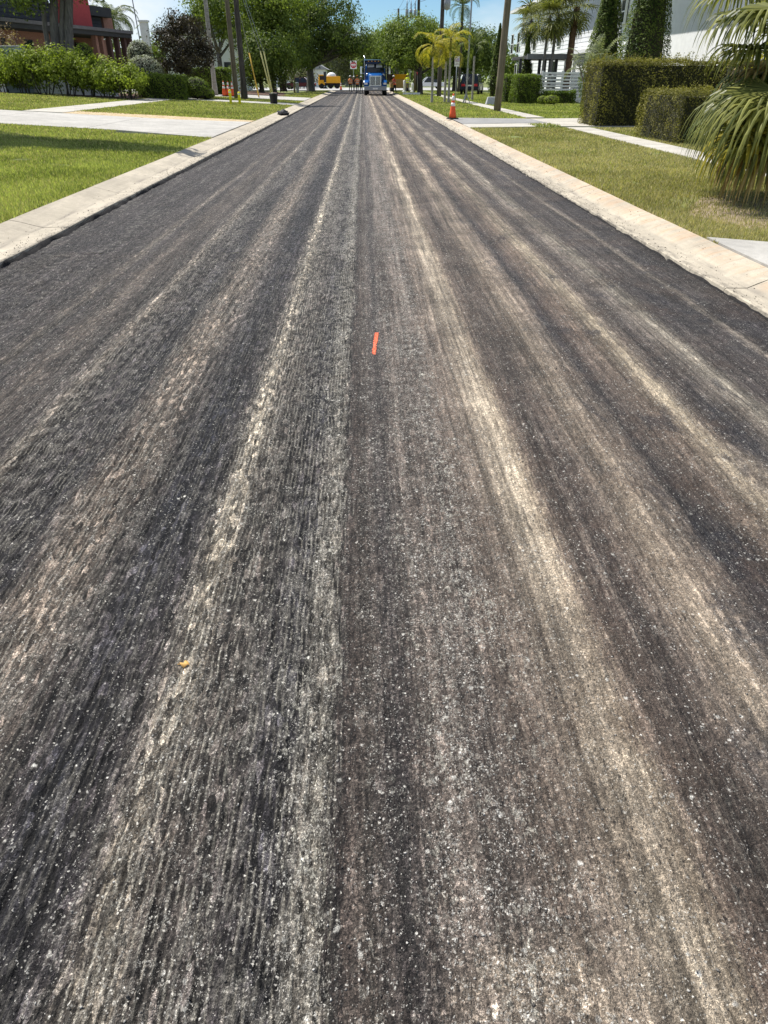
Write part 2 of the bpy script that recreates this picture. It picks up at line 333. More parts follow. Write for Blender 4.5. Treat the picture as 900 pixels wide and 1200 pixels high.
    gmn = t.n('ShaderNodeGamma'); t.l(base, gmn.inputs[0]); gmn.inputs[1].default_value = 1.22; base = t.mix(1.0, gmn.outputs[0], (1.33, 1.345, 1.30, 1), 'MULTIPLY')
    hh = t.math('ADD', t.math('MULTIPLY', g1, 1.0), t.math('MULTIPLY', np_, 1.9))
    t.bump(hh, 0.9, 0.012)
    t.b.inputs['Specular IOR Level'].default_value = 0.28
    return t.base(base, t.rng(g1, 0.3, 0.7, 0.62, 0.95))
M = {}
M['road'] = road_material()
def concrete(name, c, rust=False, flow=None, lip=None):
    t = NT(name); co = t.coord('Object'); geo = t.n('ShaderNodeNewGeometry').outputs['Position']; X, Y, Z = t.sep(geo)
    n1 = t.noise(geo, 1.1, 6, 0.65); n2 = t.noise(geo, 9, 5, 0.6); n3 = t.noise(geo, 120, 3, 0.7)
    m = t.math('MULTIPLY', t.math('MULTIPLY', t.rng(n1, 0.3, 0.7, 0.80, 1.14), t.rng(n2, 0.3, 0.7, 0.88, 1.1)), t.rng(n3, 0.3, 0.7, 0.84, 1.14))
    b = t.mix(1.0, (*c, 1), t.comb(m, m, m), 'MULTIPLY')
    if flow is not None:      # silt line along the gutter
        d = t.math('ABSOLUTE', t.math('SUBTRACT', t.math('ADD', X, t.math('MULTIPLY', t.math('SUBTRACT', t.noise(t.comb(0.0, Y, 0.0), 0.9, 3), 0.5), 0.09)), flow))
        f = t.math('MULTIPLY', t.rng(d, 0.055, 0.0), t.rng(t.noise(t.scale(geo, (9, 1.2, 1)), 1.0, 4), 0.4, 0.62))
        b = t.mix(t.math('MULTIPLY', f, 0.62), b, (0.16, 0.14, 0.12, 1))
    if lip is not None:       # tar and grit smeared over the lip, plus broad grime
        d = t.math('ABSOLUTE', t.math('SUBTRACT', X, lip)); sm = t.noise(t.scale(geo, (14, 3.5, 1)), 1.0, 5, 0.7)
        b = t.mix(t.math('MULTIPLY', t.math('MULTIPLY', t.rng(d, 0.13, 0.0), t.rng(sm, 0.46, 0.62)), 0.75), b, (0.05, 0.045, 0.042, 1))
        gr = t.noise(t.scale(geo, (6, 0.7, 1)), 1.0, 6, 0.7); b = t.mix(t.math('MULTIPLY', t.rng(gr, 0.48, 0.7), 0.5), b, (0.27, 0.235, 0.19, 1))
    if rust:
        st = t.noise(t.comb(t.math('MULTIPLY', X, 0.5), t.math('MULTIPLY', Y, 5.5), 0.0), 1.0, 5, 0.7)
        f = t.math('MULTIPLY', t.rng(st, 0.42, 0.62), t.rng(X, RIGHT_E+0.22, RIGHT_E+0.32))
        b = t.mix(t.math('MULTIPLY', f, 0.42), b, (0.50, 0.29, 0.15, 1))
        w = t.math('FRACT', t.math('MULTIPLY', Y, 2.6)); jl = t.math('MULTIPLY', t.rng(w, 0.06, 0.0), t.rng(X, RIGHT_E+0.27, RIGHT_E+0.33))
        b = t.mix(t.math('MULTIPLY', jl, 0.45), b, (0.24, 0.15, 0.09, 1))
    sp = t.voro(geo, 60.0); s1 = t.math('MULTIPLY', t.math('GREATER_THAN', t.sep(sp[1])[0], 0.965), t.rng(sp[0], 0.4, 0.2))
    b = t.mix(t.math('MULTIPLY', s1, 0.55), b, (0.12, 0.11, 0.10, 1))
    t.bump(t.math('ADD', n3, t.math('MULTIPLY', n2, 0.6)), 0.25, 0.006)
    return t.base(b, 0.88)
M['curb_l'] = concrete('curb_concrete', (0.45, 0.395, 0.305), flow=LEFT_E-0.30, lip=LEFT_E)
M['curb_r'] = concrete('curb_concrete_rusty', (0.45, 0.395, 0.305), rust=True, flow=RIGHT_E+0.2, lip=RIGHT_E)
M['drive'] = concrete('driveway_concrete', (0.42, 0.40, 0.36))
M['walk'] = concrete('sidewalk_concrete', (0.46, 0.43, 0.37))
M['oldasphalt'] = concrete('old_grey_asphalt', (0.27, 0.265, 0.255))
M['street'] = concrete('pale_street_asphalt', (0.42, 0.41, 0.39))

def ground_material():
    t = NT('lawn_soil'); co = t.coord(); n = t.noise(co, 0.5, 5, 0.6); n2 = t.noise(co, 25, 4, 0.65)
    c = t.ramp(t.math('ADD', t.math('MULTIPLY', n, 0.6), t.math('MULTIPLY', n2, 0.4)), [(0.3, (0.08, 0.10, 0.03)), (0.5, (0.15, 0.18, 0.055)), (0.62, (0.23, 0.22, 0.09)), (0.75, (0.34, 0.28, 0.15))])
    t.bump(n2, 0.6, 0.05); return t.base(c, 0.95)
M['ground'] = ground_material()
def mulch_mat():
    t = NT('bark_mulch'); co = t.coord(); v = t.voro(co, 18.0); s = t.sep(v[1])
    c = t.mix(s[0], (0.045, 0.026, 0.018), (0.17, 0.10, 0.07)); t.bump(v[0], 0.8, 0.05); return t.base(c, 0.95)
M['mulch'] = mulch_mat()
def gravel_mat():
    t = NT('tan_gravel'); co = t.coord(); v = t.voro(co, 14.0); s = t.sep(v[1])
    c = t.mix(s[0], (0.34, 0.24, 0.12), (0.62, 0.50, 0.32)); t.bump(v[0], 0.8, 0.04); return t.base(c, 0.95)
M['gravel'] = gravel_mat()
def bark(name, a, b, sc=(14, 14, 2.0)):
    t = NT(name); co = t.coord(); n = t.noise(t.scale(co, sc), 1.0, 5, 0.65); n2 = t.noise(co, 1.5, 3)
    c = t.mix(t.rng(t.math('ADD', t.math('MULTIPLY', n, 0.7), t.math('MULTIPLY', n2, 0.3)), 0.35, 0.65), a, b); t.bump(n, 0.7, 0.04); return t.base(c, 0.9)
M['bark_grey'] = bark('grey_bark', (0.07, 0.065, 0.06), (0.21, 0.195, 0.175))
M['bark_dark'] = bark('dark_bark', (0.035, 0.03, 0.026), (0.11, 0.095, 0.08))
M['bark_pale'] = bark('pale_palm_trunk', (0.24, 0.22, 0.19), (0.46, 0.43, 0.38), (3, 3, 16))
M['bark_brown'] = bark('brown_palm_boots', (0.045, 0.025, 0.015), (0.17, 0.10, 0.06), (9, 9, 9))
M['pole'] = bark('weathered_pole_wood', (0.11, 0.09, 0.06), (0.25, 0.21, 0.145), (22, 22, 0.8))
M['twig'] = plain('shrub_twigs', (0.035, 0.035, 0.018), 0.95)
M['oak'] = leafmat('oak_leaves', (0.032, 0.058, 0.014), (0.20, 0.25, 0.065), 0.32)
M['oak2'] = leafmat('bright_oak_leaves', (0.055, 0.09, 0.016), (0.28, 0.34, 0.075), 0.36)
M['moss'] = leafmat('grey_hanging_leaves', (0.07, 0.075, 0.045), (0.24, 0.24, 0.15), 0.25)
M['hedge'] = leafmat('clipped_hedge_leaves', (0.035, 0.065, 0.01), (0.20, 0.265, 0.04), 0.36)
M['hedge_br'] = leafmat('bronze_hedge_leaves', (0.040, 0.042, 0.012), (0.28, 0.255, 0.06), 0.28)
M['shrub'] = leafmat('bright_shrub_leaves', (0.08, 0.12, 0.016), (0.36, 0.42, 0.075), 0.4)
M['silver'] = leafmat('silver_shrub_leaves', (0.15, 0.17, 0.12), (0.44, 0.46, 0.36), 0.25)
M['purple'] = leafmat('copper_leaves', (0.018, 0.015, 0.011), (0.095, 0.078, 0.05), 0.2)
M['copper'] = leafmat('dry_pink_leaves', (0.12, 0.09, 0.05), (0.38, 0.28, 0.19), 0.3)
M['cypress'] = leafmat('cypress_foliage', (0.030, 0.058, 0.010), (0.175, 0.225, 0.04), 0.25)
M['palm'] = leafmat('green_palm_leaves', (0.045, 0.07, 0.016), (0.20, 0.235, 0.06), 0.3, 0.4)
M['palm_y'] = leafmat('yellowing_palm_leaves', (0.16, 0.18, 0.025), (0.58, 0.47, 0.07), 0.42, 0.45)
M['palm_fan'] = leafmat('fan_palm_leaves', (0.045, 0.062, 0.016), (0.30, 0.30, 0.085), 0.3, 0.38)
M['palm_dead'] = leafmat('dry_fan_leaf', (0.22, 0.15, 0.05), (0.50, 0.38, 0.16), 0.25, 0.6)
M['grass'] = leafmat('grass_blades', (0.13, 0.165, 0.042), (0.50, 0.52, 0.20), 0.42, 0.5)
M['grass_dry'] = leafmat('dry_grass_blades', (0.24, 0.22, 0.09), (0.68, 0.58, 0.34), 0.3, 0.6)
M['white'] = plain('white_paint', (0.78, 0.78, 0.76), 0.55, var=0.05)
M['siding'] = plain('pale_siding_paint', (0.81, 0.82, 0.82), 0.6, var=0.05, sc=2)
M['stucco'] = plain('white_stucco', (0.82, 0.82, 0.80), 0.85, var=0.06, sc=3, bump=0.2)
M['darkroof'] = plain('dark_fascia', (0.055, 0.055, 0.055), 0.8)
M['darkwall'] = plain('charcoal_siding', (0.045, 0.046, 0.05), 0.8)
M['brick'] = plain('pink_brick', (0.36, 0.19, 0.14), 0.9, var=0.25, sc=12)
M['redstucco'] = plain('red_stucco', (0.46, 0.075, 0.075), 0.85, var=0.08)
M['glass'] = plain('dark_glass', (0.02, 0.025, 0.03), 0.08); M['glass'].node_tree.nodes['Principled BSDF'].inputs['Specular IOR Level'].default_value = 0.5
M['roofgrey'] = plain('grey_roof_shingles', (0.30, 0.30, 0.31), 0.9, sc=10)
M['darkmetal'] = plain('dark_metal', (0.03, 0.03, 0.033), 0.5)
M['greymetal'] = plain('galvanised_metal', (0.34, 0.35, 0.36), 0.5, 0.4)
M['chrome'] = plain('chrome', (0.62, 0.63, 0.65), 0.18, 1.0, var=0.04)
M['black'] = plain('black_plastic', (0.014, 0.014, 0.015), 0.6)
M['tyre'] = plain('tyre_rubber', (0.02, 0.02, 0.02), 0.9)
M['bluepaint'] = plain('blue_truck_paint', (0.010, 0.105, 0.36), 0.25, var=0.04)
M['navy'] = plain('navy_dump_body', (0.012, 0.028, 0.075), 0.45)
M['orange'] = plain('cone_orange', (0.82, 0.12, 0.035), 0.55, var=0.08)
M['reflect'] = plain('reflective_white', (0.80, 0.80, 0.78), 0.45, var=0.05)
M['vest'] = plain('orange_vest', (1.0, 0.36, 0.13), 0.8, var=0.1)
M['vest_red'] = plain('red_orange_vest', (0.95, 0.16, 0.09), 0.8, var=0.1)
M['vest_y'] = plain('lime_vest', (0.70, 0.78, 0.05), 0.8, var=0.1)
M['skin'] = plain('skin', (0.33, 0.18, 0.12), 0.6)
M['trousers'] = plain('dark_trousers', (0.018, 0.02, 0.028), 0.9)
M['greytrousers'] = plain('grey_trousers', (0.15, 0.14, 0.14), 0.9)
M['hat_w'] = plain('white_helmet', (0.75, 0.75, 0.72), 0.35)
M['hat_o'] = plain('amber_helmet', (0.80, 0.36, 0.04), 0.35)
M['hat_y'] = plain('lime_helmet', (0.65, 0.72, 0.05), 0.35)
M['hair'] = plain('dark_hair', (0.02, 0.015, 0.012), 0.7)
M['machine'] = plain('yellow_machine_paint', (0.75, 0.36, 0.015), 0.4, var=0.08)
M['tanmachine'] = plain('dusty_yellow_machine', (0.46, 0.29, 0.09), 0.7, var=0.2)
M['yellowpost'] = plain('yellow_plastic', (0.78, 0.72, 0.03), 0.45)
M['guard'] = plain('faded_yellow_plastic', (0.62, 0.56, 0.22), 0.5)
M['guard2'] = plain('amber_plastic', (0.62, 0.40, 0.06), 0.5)
M['maroon'] = plain('maroon_car_paint', (0.07, 0.012, 0.014), 0.25)
M['blackpaint'] = plain('black_car_paint', (0.012, 0.012, 0.014), 0.2)
M['whitepaint'] = plain('white_car_paint', (0.72, 0.72, 0.72), 0.25, var=0.03)
M['lamp_red'] = plain('red_lens', (0.55, 0.02, 0.03), 0.2)
M['signred'] = plain('sign_red', (0.50, 0.03, 0.05), 0.5, var=0.04)
M['signtext'] = plain('sign_maroon_print', (0.28, 0.08, 0.13), 0.5)
M['paint_or'] = plain('orange_marking_paint', (0.86, 0.16, 0.07), 0.7, var=0.18, sc=60)
M['deadleaf'] = plain('dry_leaf', (0.62, 0.36, 0.11), 0.6, var=0.2, sc=40)
M['wire'] = plain('black_cable', (0.02, 0.02, 0.022), 0.6)
M['brownplastic'] = plain('brown_bin_plastic', (0.035, 0.018, 0.014), 0.55)
M['greystone'] = plain('grey_pad', (0.38, 0.39, 0.40), 0.8)

# ------------------------------------------------------------------ noise in numpy
def vnoise(x, y, seed=0):
    x = np.asarray(x, dtype=np.float64); y = np.asarray(y, dtype=np.float64)
    xi = np.floor(x).astype(np.int64); yi = np.floor(y).astype(np.int64); fx = x-xi; fy = y-yi
    fx = fx*fx*(3-2*fx); fy = fy*fy*(3-2*fy)
    def h(a, b):
        n = (a*374761393+b*668265263+seed*1442695041) & 0xffffffff
        n = ((n ^ (n >> 13))*1274126177) & 0xffffffff
        return ((n ^ (n >> 16)) & 0xffff)/65535.0
    return (h(xi, yi)*(1-fx)+h(xi+1, yi)*fx)*(1-fy)+(h(xi, yi+1)*(1-fx)+h(xi+1, yi+1)*fx)*fy
def fbm(x, y, seed=0, o=4):
    s = 0; a = 0.5
    for i in range(o): s = s+a*vnoise(x*2**i, y*2**i, seed+i); a *= 0.5
    return s/(1-0.5**o)

# ------------------------------------------------------------------ the milled road, real relief
def lerpX(X, pts): return np.interp(X, [p[0] for p in pts], [p[1] for p in pts])
def road_relief(X, Y):
    """height in metres and 0..1 'mill' ridge value, from world position only"""
    amp = lerpX(X, [(-3.6, .7), (-3.0, .8), (-2.5, .5), (-2.1, .3), (-1.8, .6), (-1.7, 1.0), (-1.42, 1.0), (-1.3, .6), (-1.0, .75), (-.7, .8), (-.5, 1.0), (-.2, 1.1), (-.1, .9), (-.09, .15), (.2, .3), (.45, .35), (.6, .15), (1., .2), (1.4, .3), (3.2, .25)])
    amp = amp*(0.55+0.9*fbm(X*1.6+9, Y*0.45, 3, 3))
    Xj = X+0.006*(vnoise(X*5, Y*4.0, 5)-0.5)+0.012*(vnoise(X*2, Y*0.8, 15)-0.5)
    u = Xj/0.0175; j = np.floor(u); fu = u-j
    chev = np.abs(((X+0.05)/0.17) % 1.0-0.5)*2.0
    hsh = vnoise(j*1.0, np.zeros_like(j), 21)
    v = Y/0.062+chev*1.3+hsh*0.9
    fv = v-np.floor(v); cell = vnoise(j, np.floor(v), 33)
    ridge = np.abs(fu-0.5)*2.0                       # 1 on ridge between teeth
    scal = np.abs(fv-0.45)*2.0
    tooth = (0.62*ridge**1.3+0.38*scal**1.4)*(0.55+0.75*cell)
    bp = Y/0.17+chev*0.55+0.6*vnoise(X*2, Y*0.9, 41); big = np.abs((bp % 1.0)-0.5)*2.0; big = np.clip(big*1.6-0.3+0.5*(vnoise(X*40, Y*20, 43)-0.5), 0, 1)
    bigm = lerpX(X, [(-3.6, .8), (-2.7, .9), (-2.4, .15), (-1.85, .15), (-1.72, .9), (-1.45, .9), (-1.3, .1), (-.5, .2), (-.3, .8), (-.12, 1.0), (-.09, 0), (.2, .12), (3.2, .05)])
    rough = fbm(X*38, Y*30, 51, 3)-0.5; rough2 = fbm(X*11, Y*6, 61, 3)-0.5; pits = fbm(X*70, Y*55, 71, 2)-0.5
    furrow = np.clip(fbm(X*52+3*vnoise(X*2, Y*.7, 81), Y*3.2, 83, 3)-0.5, -1, 0.12)
    fm = lerpX(X, [(-3.6, .7), (-2.2, .5), (-1.7, 1.0), (-1.3, 1.1), (-.9, 1.3), (-.7, 1.2), (-.5, 1.0), (-.25, 1.5), (-.11, 1.2), (-.09, .3), (.3, .4), (.6, .15), (3.2, .3)])
    z = amp*0.011*(tooth-0.5)+0.020*fm*furrow+amp*bigm*0.0075*(big-0.5)+0.008*rough+0.007*rough2+0.007*pits
    prof = lerpX(X, [(-3.6, -.002), (-3.3, .0), (-1.78, .003), (-1.74, .008), (-1.7, 0.0), (-1.40, -.006), (-1.36, -.004), (-1.33, .002), (-.65, -.002), (-.58, .006), (-.52, 0.0), (-.25, -.006), (-.15, -.001), (-.115, -.001), (-.085, .004),
                     (.86, .008), (.885, .016), (.90, .004), (1.37, .001), (1.41, -.004), (1.46, .001), (1.76, .004), (2.0, .0), (3.2, -.004)])
    z = z+prof
    mill = np.clip(0.5+(1.1*fm*(furrow+.06)+amp*(tooth-0.42)*0.75+amp*bigm*(big-0.5)*0.45)+0.5*rough, 0, 1)
    return z, mill
Vs, Fs, Ms = [], [], []; nv = 0
def road_block(x0, x1, y0, y1, dx, dy):
    global nv
    xs = np.linspace(x0, x1, max(2, int(round((x1-x0)/dx))+1)); ys = np.linspace(y0, y1, max(2, int(round((y1-y0)/dy))+1))
    XX, YY = np.meshgrid(xs, ys); z, m = road_relief(XX, YY)
    Vs.append(np.stack([XX.ravel(), YY.ravel(), z.ravel()], 1)); Ms.append(m.ravel())
    w, h = len(xs), len(ys); i = np.arange((h-1)*(w-1)); a = (i//(w-1))*w+i % (w-1)+nv
    Fs.append(np.stack([a, a+1, a+1+w, a+w], 1)); nv += w*h
road_block(LEFT_E, RIGHT_E, -6, 0.3, 0.05, 0.1)
road_block(-2.6, 2.6, 0.3, 3.4, 0.0052, 0.0125)
road_block(LEFT_E, -2.6, 0.3, 3.4, 0.02, 0.04); road_block(2.6, RIGHT_E, 0.3, 3.4, 0.02, 0.04)
road_block(LEFT_E, RIGHT_E, 3.4, 8.0, 0.0085, 0.027)
road_block(LEFT_E, RIGHT_E, 8.0, 22.0, 0.017, 0.075)
road_block(LEFT_E, RIGHT_E, 22.0, 112.0, 0.05, 0.4)
road = link('road', np_mesh('road', np.concatenate(Vs), np.concatenate(Fs), True, {'mill': np.concatenate(Ms)}), None, M['road'])
tag(road, 'brown grey milled asphalt roadway with lengthwise grooves between two curbs', kind='structure')
# spray-painted locator mark, a thin skin over the grooves
xs = np.linspace(-0.5, 0.5, 11); ys = np.linspace(-0.5, 0.5, 121)
a0, b0 = at_z(441.5, 389, 0.006), at_z(438, 415, 0.006)
XX, YY = np.meshgrid(xs*0.029, ys*(a0.y-b0.y)); tY = YY+(a0.y+b0.y)/2
edge = 1+0.55*(vnoise(YY*55+3, np.zeros_like(YY), 8)-0.5)
tX = XX*edge+(a0.x+b0.x)/2+(a0.x-b0.x)*YY/(a0.y-b0.y)
zz, _ = road_relief(tX, tY)
i = np.arange(120*10); aa = (i//10)*11+i % 10; keep = rng.random(len(i)) > 0.22+0.25*(np.abs((i % 10)-4.5) > 3.6)
pm = link('paint_mark', np_mesh('paint_mark', np.stack([tX.ravel(), tY.ravel(), zz.ravel()+0.0022], 1), np.stack([aa, aa+1, aa+12, aa+11], 1)[keep]), road, M['paint_or'])
tag(pm, 'short bright orange sprayed line on the asphalt')

# ------------------------------------------------------------------ ground sheet, curbs, driveways, walks
gx = [-900, -60, -20.28, -12, -4.27, -4.2, 3.5, 3.62, 12, 60, 900]
gy = [-40, 0, 20, 40, 60, 80, 85, 90, 95, 100, 120, 200, 400, 1500]
V = []
for y in gy:
    for x in gx: V.append((x, y, -0.06 if -4.25 < x < 3.6 else ground_z(x, y)-0.02))
w = len(gx); F = [(r*w+c, r*w+c+1, (r+1)*w+c+1, (r+1)*w+c) for r in range(len(gy)-1) for c in range(w-1)]
g = link('ground', np_mesh('ground', V, F), None, M['ground']); tag(g, 'lawn soil and thin turf reaching to the horizon', kind='structure')

def curb(profile, mat, label):
    root = bpy.data.objects.new('curb', None); col.objects.link(root); tag(root, label, kind='structure')
    y = -6.0; k = 0
    while y < 110:
        L = 3.05; mb = MB()
        n = len(profile); e = 0.006
        rows = [(y+e, 0), (y+L*0.33, 0), (y+L*0.66, 0), (y+L-e, 0)]
        jz = random.uniform(-0.003, 0.003); vs_ = []; fs = []
        for ry, _ in rows:
            for px, pz in profile: vs_.append((px+random.uniform(-.004, .004), ry, pz+jz))
        for r_ in range(3):
            for q in range(n-1): fs.append((r_*n+q, r_*n+q+1, (r_+1)*n+q+1, (r_+1)*n+q))
        fs += [tuple(range(n)), tuple(3*n+q for q in reversed(range(n)))]
        mb.add(vs_, fs); mb.build('curb_panel', mat, root); y += L; k += 1
    return root
curb([(LEFT_E+0.015, -0.05), (LEFT_E, 0.048), (LEFT_E-0.012, 0.056), (LEFT_E-0.16, 0.053), (LEFT_E-0.30, 0.050), (LEFT_E-0.42, 0.078), (LEFT_E-0.55, 0.112), (LEFT_E-0.69, 0.138), (LEFT_E-0.71, 0.13), (LEFT_E-0.71, -0.05)], M['curb_l'],
     'sloped tan concrete gutter and curb beside the mown lawn with the tree shadow')
curb([(RIGHT_E-0.015, -0.05), (RIGHT_E, 0.035), (RIGHT_E+0.012, 0.042), (RIGHT_E+0.1, 0.04), (RIGHT_E+0.2, 0.04), (RIGHT_E+0.28, 0.075), (RIGHT_E+0.36, 0.108), (RIGHT_E+0.50, 0.138), (RIGHT_E+0.52, 0.13), (RIGHT_E+0.52, -0.05)], M['curb_r'],
     'sloped concrete gutter and curb stained with rust beside the drying lawn')
# ragged edge of asphalt left against the gutter lip
V = []; F = []; ys = np.arange(-2, 60, 0.06)
for side, e in ((-1, LEFT_E), (1, RIGHT_E)):
    n0 = len(V)
    for i, y in enumerate(ys):
        wv = (0.045 if side < 0 else 0.02)*(0.4+1.2*vnoise(y*5.3, side*3.0, 9)); hz = (0.02 if side < 0 else 0.006)+(0.03 if side < 0 else 0.02)*vnoise(y*9, side*7.0, 4)
        V += [(e+side*0.012, y, hz), (e-side*wv*0.5, y, hz*0.8), (e-side*wv, y, -0.012)]
    for i in range(len(ys)-1):
        for q in range(2): a = n0+i*3+q; F.append((a, a+1, a+4, a+3))
crumb = link('asphalt_edge', np_mesh('asphalt_edge', V, F), road, plain('broken_asphalt_edge', (0.022, 0.020, 0.019), 0.95, var=0.4, sc=40, bump=0.8))

def stones(name, label, P, size, mat):
    n = len(P); d = np.array([[1, 0, 0], [-1, 0, 0], [0, 1, 0], [0, -1, 0], [0, 0, 1], [0, 0, -1]], dtype=float)*np.array([1, 1, .65])
    V = P[:, None, :]+d[None]*(size[:, None, None]*rng.uniform(.55, 1.2, (n, 6, 1)))+rng.normal(size=(n, 6, 3))*size[:, None, None]*.18
    F0 = np.array([[0, 2, 4], [2, 1, 4], [1, 3, 4], [3, 0, 4], [2, 0, 5], [1, 2, 5], [3, 1, 5], [0, 3, 5]]); F = (np.arange(n)[:, None, None]*6+F0[None]).reshape(-1, 3)
    o = link(name, np_mesh(name, V.reshape(-1, 3), F, attrs={'tint': np.repeat(rng.random(n)**2, 6)}), None, mat); return tag(o, label, 'stones', kind='stuff')
def stone_mat(name, a, b): t = NT(name); return t.base(t.mix(t.attr('tint'), a, b), 0.9)
n = 4200; X = np.where(rng.random(n) < .55, rng.uniform(-2.4, 2.4, n), rng.normal(size=n)*.5+.1); Y = .35+rng.random(n)**1.7*9; k_ = (X > LEFT_E+.05) & (X < RIGHT_E-.05); X, Y = X[k_], Y[k_]
sz = rng.uniform(.0016, .0042, len(X))*(1+.09*Y); zz, _ = road_relief(X, Y)
stones('loose_stones', 'loose pale and dark grit scattered over the milled asphalt', np.stack([X, Y, zz+sz*.35], 1), sz, stone_mat('grit', (.06, .055, .05), (.62, .59, .53)))
def curb_z(side, d): return np.interp(d, [0, .16, .30, .42, .55, .69], [.054, .053, .05, .078, .112, .138]) if side < 0 else np.interp(d, [0, .1, .2, .28, .36, .5], [.041, .04, .04, .075, .108, .138])
n = 2600; sd = rng.random(n) < .5; d = np.abs(rng.normal(size=n))*.10; d = np.where(rng.random(n) < .25, rng.uniform(.1, .42, n), d); Y = 3+rng.random(n)**1.5*32; sz = rng.uniform(.002, .0055, n)*(1+.05*Y)
X = np.where(sd, LEFT_E-d, RIGHT_E+d); Z = np.where(sd, curb_z(-1, d), curb_z(1, d))
stones('asphalt_crumbs', 'dark asphalt crumbs strewn along both gutters', np.stack([X, Y, Z+sz*.4], 1), sz, stone_mat('crumbs', (.03, .028, .026), (.26, .23, .19)))
def slab(name, pts, mat, lift=0.012, thick=0.12, label=None, parent=None, kind='structure'):
    mb = MB(); n = len(pts)
    top = [(x, y, ground_z(x, y)+lift) for x, y in pts]; bot = [(x, y, ground_z(x, y)-thick) for x, y in pts]
    mb.add(top+bot, [tuple(range(n)), tuple(n+k for k in reversed(range(n)))]+[(k, (k+1) % n, (k+1) % n+n, k+n) for k in range(n)])
    o = mb.build(name, mat, parent)
    if parent is None: tag(o, label, kind=kind)
    return o
def slab_row(name, label, mat, quads):
    root = bpy.data.objects.new(name, None); col.objects.link(root); tag(root, label, kind='structure')
    for q in quads: slab('concrete_slab', q, mat, parent=root)
def px2(*ps):
    out = []
    for x, y in ps: p = at_ground(x, y); out.append((p.x, p.y))
    return out
LB = LEFT_E-0.715; RB = RIGHT_E+0.525        # back edges of the curbs
# left driveway crossing the verge (two rows of slabs with a joint)
def quad_strip(a0, a1, b0, b1, n):            # a: near edge from road outwards, b: far edge
    out = []
    for i in range(n):
        s, e = i/n+0.0008, (i+1)/n-0.0008
        L = lambda p, q, t: (p[0]+(q[0]-p[0])*t, p[1]+(q[1]-p[1])*t)
        out.append([L(a0, a1, s), L(a0, a1, e), L(b0, b1, e), L(b0, b1, s)])
    return out
slab_row('driveway', 'wide pale concrete driveway crossing the verge by the tree shadow', M['drive'],
         quad_strip((LB, 23.6), (-20, 25.3), (LB, 30.2), (-20, 31.6), 4)+[[(LB, 22.8), (LB, 23.58), (-7.0, 23.84)], [(LB, 30.23), (-7.0, 30.42), (LB, 31.2)]])
slab_row('sidewalk', 'straight concrete sidewalk beyond the wide driveway leading to the clipped hedges', M['walk'],
         [[(-11.4, y+.01), (-12.9, y+.01), (-12.9, y+2.99), (-11.4, y+2.99)] for y in np.arange(31.2, 58, 3.0)])
slab('gravel_strip', [(LB, 31.2), (LB, 32.3), (-11.35, 33.0), (-11.35, 31.0), (-7.0, 30.5)], M['gravel'], 0.006, label='strip of tan gravel along the far side of the driveway')
slab_row('driveway', 'narrow concrete drive strip beside the black bucket', M['drive'], quad_strip((LB, 51.0), (-14.0, 50.6), (LB, 54.0), (-14.0, 53.2), 3))
slab_row('driveway', 'broad concrete drive between the guy wires and the grass with the trash cart', M['drive'], quad_strip((LB, 60.5), (-30, 60.0), (LB, 69.0), (-30, 67.0), 6))
# right: apron, walk, side driveway
slab_row('driveway', 'cracked pale concrete apron near the fan palm', M['drive'],
         [[(RB, 7.9), (RB, 5.6), (5.2, 5.0), (4.3, 7.55)], [(4.32, 7.55), (5.22, 5.0), (9.0, 4.6), (9.0, 7.3)], [(RB, 5.58), (RB, 2.5), (9.0, 2.2), (9.0, 4.58), (5.2, 4.98)]])
slab_row('sidewalk', 'narrow concrete sidewalk running past the bronze hedge', M['walk'],
         [[(6.95, y+.008), (7.75, y+.008), (7.75, y+1.49), (6.95, y+1.49)] for y in list(np.arange(8, 26.5, 1.5))+list(np.arange(34.5, 80, 1.5))])
slab('driveway', [(RB, 27.5), (6.95, 28.2), (10, 28.0), (17, 29.0), (17, 34.0), (10, 34.0), (6.95, 33.5), (RB, 34.5)], M['walk'], 0.008, label='pale driveway leading to the white house past the bronze hedge')
slab('bare_soil', [(4.25, 8.5), (4.9, 8.2), (5.8, 8.35), (6.6, 8.9), (6.8, 10.2), (6.5, 11.4), (5.7, 11.6), (4.9, 11.0), (4.4, 10.2), (4.0, 9.3)], plain('sandy_bare_soil', (0.26, 0.20, 0.135), 0.95, var=0.35, sc=7, bump=0.6), -0.006, 0.05, label='sandy bare soil and thatch under the large fan palm')
slab('driveway', [(RB, 29.6), (6.9, 30.2), (6.9, 33.3), (RB, 34.3)], M['oldasphalt'], 0.016, label='worn grey asphalt patch of driveway beside the traffic cone')
slab('street', [(-140, 112), (140, 112), (140, 146), (-140, 146)], M['street'], -0.10, 0.3, label='pale cross street beyond the work crew')
sf = MB(); sf.box(-140, 140, 112.0, 140, -0.05, 0.16); s_ = sf.build('street', M['street']); tag(s_, 'pale sunlit junction pavement where the truck waits', kind='structure')
slab('mulch_bed', [(-13.2, 60.2), (-13.2, 48), (-22, 47), (-24, 60)], M['mulch'], 0.02, label='dark bark mulch bed around the clipped hedges')
slab('mulch_bed', [(-6.5, 70.5), (-11, 69.5), (-19, 69.5), (-19, 80), (-8, 84)], M['mulch'], 0.02, label='bark mulch under the oak trees behind the guy wires')

